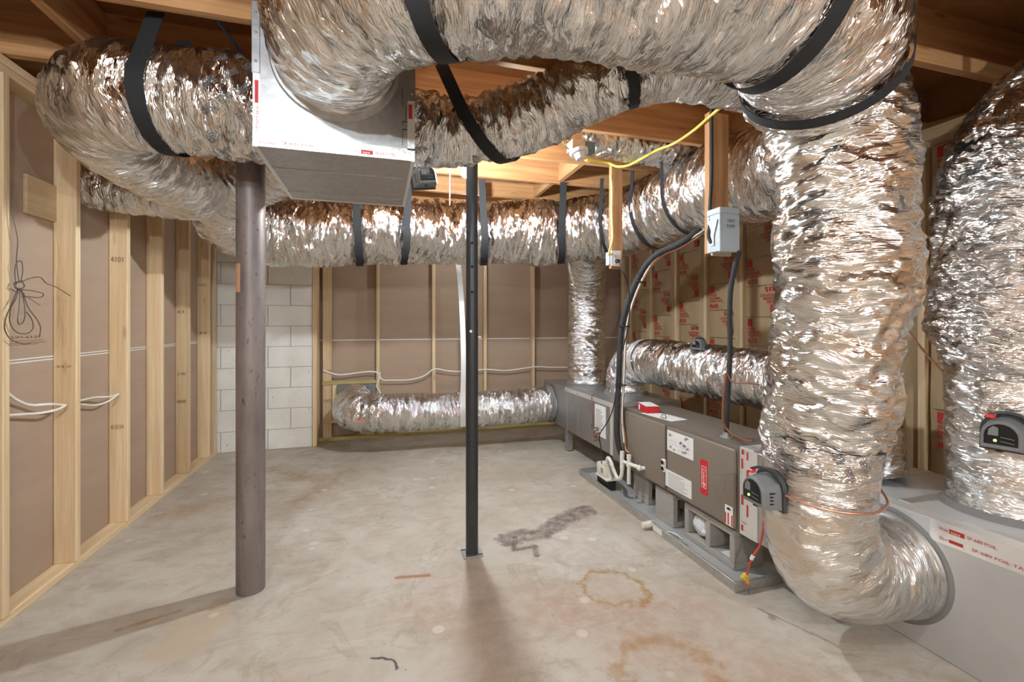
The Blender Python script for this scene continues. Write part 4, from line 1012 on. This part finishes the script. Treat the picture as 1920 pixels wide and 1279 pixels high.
actuator('grey damper actuator with lit green window at the right edge', (2.275, 1.125, 0.865), (-0.97, -0.28, 0.0), (0.05, 0, 1), 0.98)
actuator('dark grey damper actuator lying on top of the duct above the air handler', (2.10, 2.62, 1.135), (-0.75, -0.35, 0.0), (0.2, 0, 1), 0.62, False)
actuator('small grey damper actuator on the far right edge of the hanging metal box', (0.225, 2.56, 2.085), (0.25, -0.97, -0.05), (-0.2, 0, 1), 0.95, False)
# ------------------------------------------------------------------ lamps
def bulb_lamp(label, base, tip, mat, name='bare_bulb', cord=0.0):
    """porcelain holder at base, bulb hanging toward tip"""
    b = Vector(base); d = (Vector(tip) - b).normalized()
    t = thing(name, label, 'lamp', b)
    if cord:
        m = MB(); m.cyl(b, b + d * 0.012, 0.05, 0.046, seg=20); m.build('ceiling_rose', M['porcelain'], t, smooth=40)
        m = MB(); m.cyl(b + d * 0.01, b + d * (cord + 0.005), 0.0035, seg=8); m.build('cord', M['white_cable'], t, smooth=True); b = b + d * cord
    m = MB(); m.cyl(b, b + d * 0.022, 0.052, 0.048, seg=24); m.cyl(b + d * 0.022, b + d * 0.045, 0.034, 0.026, seg=24); m.build('holder', M['porcelain'], t, smooth=40)
    m = MB(); m.cyl(b + d * 0.045, b + d * 0.075, 0.014, 0.022, seg=20); m.build('socket', M['porcelain'], t, smooth=40)
    m = MB(); m.sphere(b + d * 0.108, 0.031, 12, 8); m.build('bulb', mat, t, smooth=True)
    return t
tl = bulb_lamp('lit bare bulb in a white holder behind the black jack post', (0.520, 2.80, 2.322), (0.515, 2.79, 2.0), M['bulb_main'])
m = MB(); m.box((0.475, 2.755, 2.322), (0.565, 2.845, 2.42), 0.003); m.build('ceiling_box', M['box_grey'], tl)
m = MB(); P0 = at(843, 316, 2.75)
for k_ in range(26): m.sphere(P0 - Vector((0, 0, k_ * 0.0088)), 0.0032, 8, 6)
o = m.build('pull_chain', M['chain'], tl, smooth=True)
bulb_lamp('lit bare ceiling bulb above and left of the viewer', (-0.45, 0.40, 2.42), (-0.45, 0.40, 2.0), M['bulb_over'], cord=0.16)
bulb_lamp('small added fill bulb, unseen, under the joists behind the long back duct', (0.9, 4.49, 2.42), (0.9, 4.49, 2.0), M['fill_rear'])  # added to brighten the dark back of the room
bulb_lamp('added unseen fill bulb behind the viewer at left', (-0.6, -1.70, 2.42), (-0.6, -1.70, 2.0), M['fill_room'], cord=0.25)  # this and the next: added front fill from behind the camera
bulb_lamp('added unseen fill bulb behind the viewer at right', (1.5, -1.70, 2.42), (1.5, -1.70, 2.0), M['fill_room'], cord=0.25)

LB = at(1084, 262, 2.86)
t = thing('lamp_holder', 'unlit white porcelain lamp holder with loose wires under a joist', 'lamp', LB)
m = MB(); m.box((LB.x - 0.06, LB.y - 0.045, 2.355), (LB.x + 0.03, LB.y + 0.045, 2.418), 0.004); m.build('octagon_box', M['galvanized'], t)
m = MB(); m.box((LB.x + 0.02, LB.y - 0.04, 2.345), (LB.x + 0.10, LB.y + 0.02, 2.415), 0.004); m.build('blue_box', M['blue_box'] if 'blue_box' in M else plain('blue_box', lin(92, 118, 124), 0.5), t)
m = MB(); b = Vector((LB.x - 0.005, LB.y - 0.02, 2.352)); d = Vector((0.15, -0.25, -1)).normalized()
m.cyl(b, b + d * 0.020, 0.060, 0.056, seg=28); m.cyl(b + d * 0.020, b + d * 0.055, 0.034, 0.027, seg=20); m.build('holder', M['porcelain'], t, smooth=40)
m = MB(); m.tube([b + Vector((0.05, 0, -0.01)), b + Vector((0.075, -0.01, -0.05)), b + Vector((0.055, -0.02, -0.07)), b + Vector((0.03, -0.01, -0.05))], 0.0025, 6); m.build('wire_loop', M['cream_cable'], t, smooth=True)
for k_ in range(4):
    m = MB(); m.tube([b + Vector((-0.06 - 0.006 * k_, 0.01, 0.01)), b + Vector((-0.085 - 0.012 * k_, 0.0, 0.03 + 0.01 * k_)), b + Vector((-0.10, 0.0, 0.05 + 0.006 * k_)), b + Vector((-0.13 + 0.03 * k_, 0, 0.06))], 0.0025, 6); m.build('wire_tail', M['grey_wire'] if k_ % 2 else M['cream_cable'], t, smooth=True)

# ------------------------------------------------------------------ hanging posts, boxes
t = thing('hanging_post', 'short timber post hanging from a joist and carrying the outlet box', 'post', (1.64, 2.92, 1.68))
m = MB(); m.box((1.595, 2.925, 1.672), (1.685, 2.963, 2.419), 0.003); m.build('timber', M['joist_z'], t)
HX, HY = 1.765, 2.05
t = thing('hanging_post', 'wider timber post hanging from a joist behind the grey switch box', 'post', (HX, HY, 1.66))
m = MB(); m.box((HX - 0.062, HY, 1.655), (HX + 0.065, HY + 0.040, 2.419), 0.003); m.build('timber', M['joist_z'], t)
m = MB(); m.box((HX - 0.055, HY - 0.016, 1.642), (HX + 0.068, HY - 0.001, 1.80), 0.002); m.build('backing_board', M['stud_x'], t)

t = thing('switch_box', 'pale grey metal disconnect box lettered HEAT PUMP on the wider post', 'electrical box', (1.75, 1.98, 1.66))
E0 = Vector((1.675, 1.935, 1.652)); E1 = Vector((1.792, 2.033, 1.872))
m = MB(); m.prism([(E0.x, E0.y + 0.012, E0.z), (E1.x, E0.y + 0.012, E0.z), (E1.x, E1.y, E0.z), (E0.x, E1.y, E0.z)], (0, 0, E1.z - E0.z)); m.build('case', M['box_grey'], t)
m = MB(); m.box((E0.x - 0.003, E0.y, E0.z - 0.004), (E1.x + 0.003, E0.y + 0.013, E1.z - 0.028), 0.002); cv = m.build('cover', M['box_grey'], t)
m = MB(); m.box((E0.x - 0.004, E0.y - 0.003, E1.z - 0.028), (E1.x + 0.004, E1.y, E1.z + 0.004), 0.003); hd = m.build('hood', M['box_grey'], t)
m = MB(); m.cyl((E0.x - 0.004, 1.965, E1.z - 0.012), (E0.x - 0.006, 1.965, E1.z - 0.012), 0.006, seg=12); m.build('screw', M['galvanized'], hd)
m = MB(); m.prism([(E0.x - 0.001, 1.952, 1.815), (E0.x - 0.001, 1.972, 1.815), (E0.x - 0.001, 2.005, 1.73), (E0.x - 0.001, 2.005, 1.685), (E0.x - 0.001, 1.978, 1.685), (E0.x - 0.001, 1.978, 1.735)], (-0.006, 0, 0)); m.build('side_latch', M['galvanized'], t)
for z in (1.825, 1.838):
    m = MB(); m.cyl((E0.x + 0.001, 2.015, z), (E0.x - 0.0012, 2.015, z), 0.0035, seg=8); m.build('side_hole', M['hole'], t)
p = Print((E0.x, E0.y - 0.0002, E0.z), (1, 0, 0), (0, 0, 1)); p.text('HEAT', 0.042, 0.148, 0.016, 0.048); p.text('PUMP', 0.038, 0.118, 0.018, 0.050); p.build('hand_lettering', M['print_black'], cv)

O0 = Vector((1.535, 2.865, 1.672))
t = thing('outlet_box', 'small white outlet box with a black plug on the narrow hanging post', 'electrical box', (1.57, 2.89, 1.67))
m = MB(); m.box((1.548, 2.875, 1.688), (1.628, 2.924, 1.782), 0.003); m.build('case', M['box_grey'], t)
m = MB(); m.box((1.560, 2.868, 1.680), (1.640, 2.8755, 1.790), 0.003); cv = m.build('cover', M['label_white'], t)
m = MB(); m.box((1.585, 2.8662, 1.700), (1.618, 2.869, 1.768), 0.001); rc = m.build('receptacle', M['porcelain'], cv)
for a in (1.594, 1.606):
    m = MB(); m.box((a, 2.8655, 1.748), (a + 0.0025, 2.8668, 1.758)); m.build('slot', M['hole'], rc)
m = MB(); m.cyl((1.603, 2.866, 1.716), (1.607, 2.835, 1.714), 0.015, 0.010, seg=14); pl = m.build('plug', M['black_plastic'], t, smooth=40)

# ------------------------------------------------------------------ cables, pipes and wires
def cable(name, label, cat, pts, r, mat, seg=8, parent=None, group=None, step=None):
    m = MB(); m.tube(pts, r, seg, step=step); o = m.build(name, M[mat], parent, smooth=True)
    if parent is None: tag(o, label, cat, group)
    return o
yc = [at(1412, 166, 2.18), at(1370, 188, 2.28), at(1335, 215, 2.4), at(1300, 245, 2.55), at(1262, 270, 2.68), at(1235, 280, 2.78), at(1200, 299, 2.95), at(1175, 311, 3.08), at(1155, 312, 3.14), at(1142, 306, 3.17), at(1100, 300, 3.1)]
cable('electric_cable', 'yellow electrical cable drooping across the joists to the hanging post', 'cable', yc, 0.008, 'yellow_cable', step=0.03)
cc = [at(1144, 328, 3.17), at(1147, 345, 3.16), at(1147, 400, 3.16), at(1148, 450, 3.15), at(1141, 477, 3.13), (1.585, 2.89, 1.775)]
cable('electric_cable', 'cream cable running down the narrow post into the outlet box', 'cable', cc, 0.007, 'cream_cable', step=0.03)
cable('electric_cable', 'blue cable hanging from the joists at upper left', 'cable', [at(372, -30, 1.9), at(398, 22, 1.95), at(425, 62, 2.05), at(448, 92, 2.15), at(468, 118, 2.2)], 0.007, 'blue_cable', step=0.03)
dc = [(1.705, 2.035, 2.42), (1.700, 2.030, 2.30), (1.700, 2.030, 2.05), (1.690, 2.030, 1.90), (1.684, 2.025, 1.80), (1.664, 2.010, 1.735), (1.668, 1.995, 1.70)]
cable('electric_cable', 'dark cable dropping down the wide post into the switch box', 'cable', dc, 0.009, 'rubber', step=0.03)
cd = [at(1386, 470, 2.36), at(1378, 500, 2.38), at(1370, 545, 2.41), at(1368, 600, 2.43), at(1369, 650, 2.44), at(1366, 720, 2.45), at(1363, 780, 2.46), at(1362, 822, 2.465)]
t = thing('power_whip', 'black conduit running from the grey switch box down to the air handler top', 'conduit', at(1362, 822, 2.465))
cable('conduit', '', '', cd, 0.013, 'rubber', 12, t, step=0.03)
cable('control_wire', '', '', [at(1362, 700, 2.425), at(1357, 740, 2.43), at(1357, 795, 2.43), at(1364, 806, 2.42), at(1380, 818, 2.35), at(1402, 827, 2.27), at(1412, 826, 2.22)], 0.006, 'brown_wire', 8, t, step=0.02)
cable('control_wire', '', '', [at(1364, 700, 2.42), at(1372, 716, 2.40), at(1400, 718, 2.33), at(1424, 722, 2.28)], 0.004, 'brown_wire', 6, t, step=0.02)
m = MB(); q = at(1362, 824, 2.465); m.cyl((q.x, q.y, 0.661), (q.x, q.y, 0.668), 0.032, seg=20); m.cyl((q.x, q.y, 0.668), (q.x, q.y, 0.69), 0.018, seg=16); m.build('connector', M['galvanized_dull'], t, smooth=30)

rl = [at(1345, 405, 3.2), at(1300, 440, 3.0), at(1268, 460, 3.05), at(1236, 474, 3.12), at(1212, 496, 3.18), at(1194, 526, 3.22), at(1178, 564, 3.26), at(1166, 610, 3.29), at(1162, 660, 3.31), at(1160, 720, 3.32), at(1157, 780, 3.32), at(1158, 825, 3.31), at(1166, 852, 3.30), at(1182, 866, 3.27), at(1196, 866, 3.20)]
t = thing('refrigerant_lines', 'bundle of black insulated and bare refrigerant pipes curving down to the air handler', 'pipes', at(1160, 840, 3.3))
cable('suction_pipe', '', '', rl, 0.021, 'rubber', 14, t, step=0.03)
off = Vector((0.032, -0.015, -0.010))
cable('liquid_pipe', '', '', [Vector(p_) + off for p_ in rl[:11]] + [at(1172, 820, 3.30), at(1174, 846, 3.29), at(1184, 850, 3.25)], 0.009, 'copper', 10, t, step=0.03)
cable('control_wire', '', '', [Vector(p_) + Vector((0.024, -0.03, 0.006)) for p_ in rl[:11]] + [at(1170, 830, 3.27)], 0.005, 'white_cable', 8, t, step=0.03)
for i in (5, 7, 9):
    a_ = Vector(rl[i]); b_ = Vector(rl[i + 1]); dd = (b_ - a_).normalized(); cc_ = a_ + Vector((0.012, -0.01, -0.004))
    m = MB(); m.cyl(cc_ - dd * 0.004, cc_ + dd * 0.004, 0.042, seg=18); m.build('tie', M['black_plastic'], t)
pc = [(1.607, 2.835, 1.714), at(1166, 505, 3.06), at(1176, 530, 3.1), at(1181, 570, 3.15), at(1176, 620, 3.2), at(1160, 690, 3.24), at(1151, 760, 3.25), at(1140, 790, 3.27), at(1124, 816, 3.30), at(1127, 840, 3.33), (1.66, 3.2, 0.19)]
cable('extension_cord', 'thin black cord from the outlet box plug down to the condensate pump', 'cord', pc, 0.004, 'black_plastic', 6, step=0.03)
def onx(px, py, X):
    u = (px - 960) / F_PX; d = X / (SY + u * CY); return at(px, py, d)
cable('wire_coil', 'small coil of brown wire hanging on the far metal box', 'wire', [(1.80, 3.63, 0.652)] + [onx(a_, b_, 1.748 - (i_ % 2) * 0.004) for i_, (a_, b_) in enumerate(((1109, 745), (1112, 790), (1108, 800), (1122, 803), (1112, 812), (1124, 812), (1113, 819), (1122, 824), (1114, 827)))], 0.004, 'brown_wire', 6, step=0.01)
# wires round the right hand ducts
w1 = []
for k_ in range(9):
    a_ = math.radians(190 + k_ * 22); w1.append((1.64 + 0.206 * math.cos(a_), 1.363 + 0.206 * math.sin(a_), 0.645 - 0.02 * math.sin(k_ * 0.5) + (0.02 if k_ > 6 else 0)))
cable('control_wire', 'reddish wire wrapped round the near dropping duct beside its actuator', 'wire', w1, 0.0045, 'copper', 8, step=0.02)
cable('control_wire', 'thin brown wire slanting from behind the near duct to the far right actuator', 'wire', [at(1690, 600, 2.15), at(1714, 636, 2.08), at(1760, 690, 1.98), at(1820, 750, 1.84), at(1856, 776, 1.74), (2.245, 1.14, 0.93)], 0.0045, 'brown_wire', 8, step=0.03)
ow = [at(1432, 978, 1.86), at(1430, 1000, 1.9), at(1424, 1024, 1.95), at(1410, 1046, 2.0), at(1402, 1072, 2.03), at(1398, 1090, 2.05), at(1403, 1108, 2.06)]
t = thing('loose_wire', 'orange-red wire with yellow wire nuts dangling over the pan corner', 'wire', ow[-1])
cable('wire', '', '', ow, 0.0042, 'orange_wire', 8, t, step=0.015)
m = MB(); m.cyl(at(1397, 1078, 2.04), at(1402, 1092, 2.045), 0.014, 0.008, seg=10); m.sphere(at(1394, 1083, 2.03), 0.013, 8, 6); m.build('wire_nut', M['wire_nut'], t)
m = MB(); m.cyl(at(1412, 1042, 1.99), at(1409, 1049, 1.995), 0.008, seg=10); m.build('splice', M['white_cable'], t)
m = MB(); m.cyl(at(1402, 1104, 2.055), at(1404, 1113, 2.06), 0.006, 0.004, seg=8); m.build('wire_end', M['blue_cable'], t)

# left wall wires
g = 'white cables stapled through the left wall studs'
XW = XD + 0.03
def onx(px, py, X):
    u = (px - 960) / F_PX; d = X / (SY + u * CY); return at(px, py, d)
cable('electric_cable', 'pair of white cables in the stud bay nearest the left edge', 'cable', [onx(4, 728, XW), onx(28, 748, XW), onx(60, 760, XW), onx(90, 758, XW + 0.03), onx(123, 760, XL - 0.03)], 0.006, 'white_cable', step=0.03)
cable('electric_cable', 'lower white cable in the stud bay nearest the left edge', 'cable', [onx(4, 780, XW), onx(30, 778, XW), onx(80, 774, XW + 0.02), onx(108, 768, XW + 0.04), onx(123, 760, XL - 0.025)], 0.006, 'white_cable', step=0.03)
cable('electric_cable', 'white cable in the second stud bay from the left edge, upper strand', 'cable', [onx(150, 751, XW), onx(180, 745, XW + 0.01), onx(205, 744, XW + 0.03), onx(222, 739, XL - 0.03)], 0.005, 'white_cable', step=0.03)
cable('electric_cable', 'white cable in the second stud bay from the left edge, lower strand', 'cable', [onx(150, 758, XW), onx(178, 760, XW + 0.01), onx(200, 754, XW + 0.03), onx(222, 739, XL - 0.025)], 0.005, 'white_cable', step=0.03)
K0 = onx(36, 533, XL + 0.03)
t = thing('wire_tangle', 'knotted bundle of thin dark wire loops hanging on the first left stud', 'wire', K0)
def loop(pts): 
    m = MB(); m.tube([onx(a, b, XL + 0.02 + (i % 3) * 0.006) for i, (a, b) in enumerate(pts)], 0.0022, 6, step=0.008); m.build('wire_loop', M['grey_wire'], t, smooth=True)
loop([(21, 330), (24, 400), (33, 450), (31, 490), (36, 530)])
loop([(36, 530), (60, 521), (75, 520), (88, 532), (104, 538), (132, 555)])
loop([(40, 543), (60, 545), (82, 552), (78, 557), (60, 557), (44, 555)])
loop([(36, 540), (30, 560), (20, 580), (19, 605), (30, 622), (48, 626), (62, 615), (60, 600), (50, 585)])
loop([(38, 540), (36, 575), (33, 600), (36, 608), (42, 606), (47, 590), (44, 560), (40, 545)])
loop([(34, 540), (22, 570), (10, 600), (9, 618), (20, 636), (45, 645), (60, 642)])
loop([(44, 548), (52, 575), (70, 600), (76, 615), (74, 632)])
loop([(30, 535), (28, 510), (30, 495), (40, 490), (43, 505), (40, 525)])
loop([(36, 528), (26, 532), (34, 542), (46, 536), (38, 526), (28, 538), (42, 546)])
# back wall cable
def ony(px, py, Y):
    u = (px - 960) / F_PX; d = Y / (CY - u * SY); return at(px, py, d)
YC = YB - 0.004
cable('electric_cable', 'white cable sagging through the studs of the back wall', 'cable', [ony(a, b, YC) for a, b in ((606, 694), (618, 699), (635, 703), (665, 700), (695, 697), (708, 699), (716, 712), (735, 713), (770, 712), (795, 705), (815, 692), (835, 695), (858, 697), (910, 693), (950, 695), (1006, 688), (1030, 689), (1062, 689), (1135, 690))], 0.0085, 'white_cable', step=0.04)
cable('electric_cable', 'white cable tail dropping beside the wall boot on the back wall', 'cable', [ony(a, b, YC - 0.01) for a, b in ((713, 698), (710, 712), (706, 724), (712, 735), (716, 745))], 0.0085, 'white_cable', step=0.03)
# perforated hanger of the low duct
m = MB(); wd = Vector((1, 0, 0)); m.ribbon([ony(857, 480, 4.55), ony(862, 520, 4.48), ony(867, 600, 4.44), ony(869, 680, 4.41), ony(868, 742, 4.408), ony(868, 775, 4.400), ony(868, 800, 4.43)], wd, 0.05, 0.0015)
o = m.build('hanger_strap', M['galvanized_strip'] if 'galvanized_strip' in M else plain('galvanized_strip', (0.75, 0.75, 0.74), 0.4, 0.6), None, smooth=50); tag(o, 'pale metal hanger strip holding the low back duct', 'strap')
m = MB(); m.box((XD + 0.002, 3.47, 0.40), (XD + 0.004, 3.53, 0.55), 0.0005); o = m.build('tape_scrap', M['blue_tape']); tag(o, 'scrap of blue masking tape stuck low on the left wall', 'tape')

# ------------------------------------------------------------------ black straps
gs = 'black webbing straps carrying the ducts'
strap('duct_strap', F_PTS, 0.345, 'wide black strap under the ceiling duct, near the hanging metal box', 0.055, 2.45, 0.05, 0.010, gs)
strap('duct_strap', F_PTS, 0.80, 'wide black strap under the ceiling duct, toward its right bend', 0.055, 2.45, 0.04, 0.010, gs, skew=0.12)
strap('duct_strap', F_PTS, 0.975, 'black strap under the outer bend of the ceiling duct at right', 0.038, 2.45, 0.0, 0.014, gs)
strap('duct_strap', A_PTS, 0.185, 'wide black strap cradling the looping duct at upper left', 0.06, 2.46, -0.12, 0.010, gs)
strap('duct_strap', G_PTS, 0.22, 'wide black strap round the duct right of the hanging metal box', 0.055, 2.43, 0.0, 0.012, gs, skew=0.22)
strap('duct_strap', G_PTS, 0.53, 'black strap higher up the duct right of the hanging metal box', 0.045, 2.43, 0.0, 0.010, gs)
for fr, lb in ((0.37, 'first black strap from the left on the long back duct'), (0.425, 'second black strap from the left on the long back duct'), (0.53, 'black strap on the long back duct just right of the black jack post'), (0.635, 'black strap on the long back duct just left of the narrow hanging post'), (0.70, 'thin black strap on the long duct just right of the narrow hanging post'), (0.765, 'thin black strap in the middle of the long duct right of the hanging post'), (0.835, 'thin black strap on the long duct behind the grey switch box')):
    strap('duct_strap', B_PTS, fr, lb, 0.055 if fr < 0.66 else 0.03, 2.43, 0.0, 0.006, gs, skew=RNG.uniform(-0.05, 0.05))
strap('duct_strap', I_PTS, 0.70, 'wide black strap under the duct at the far right edge', 0.05, 2.45, 0.0, 0.014, gs)
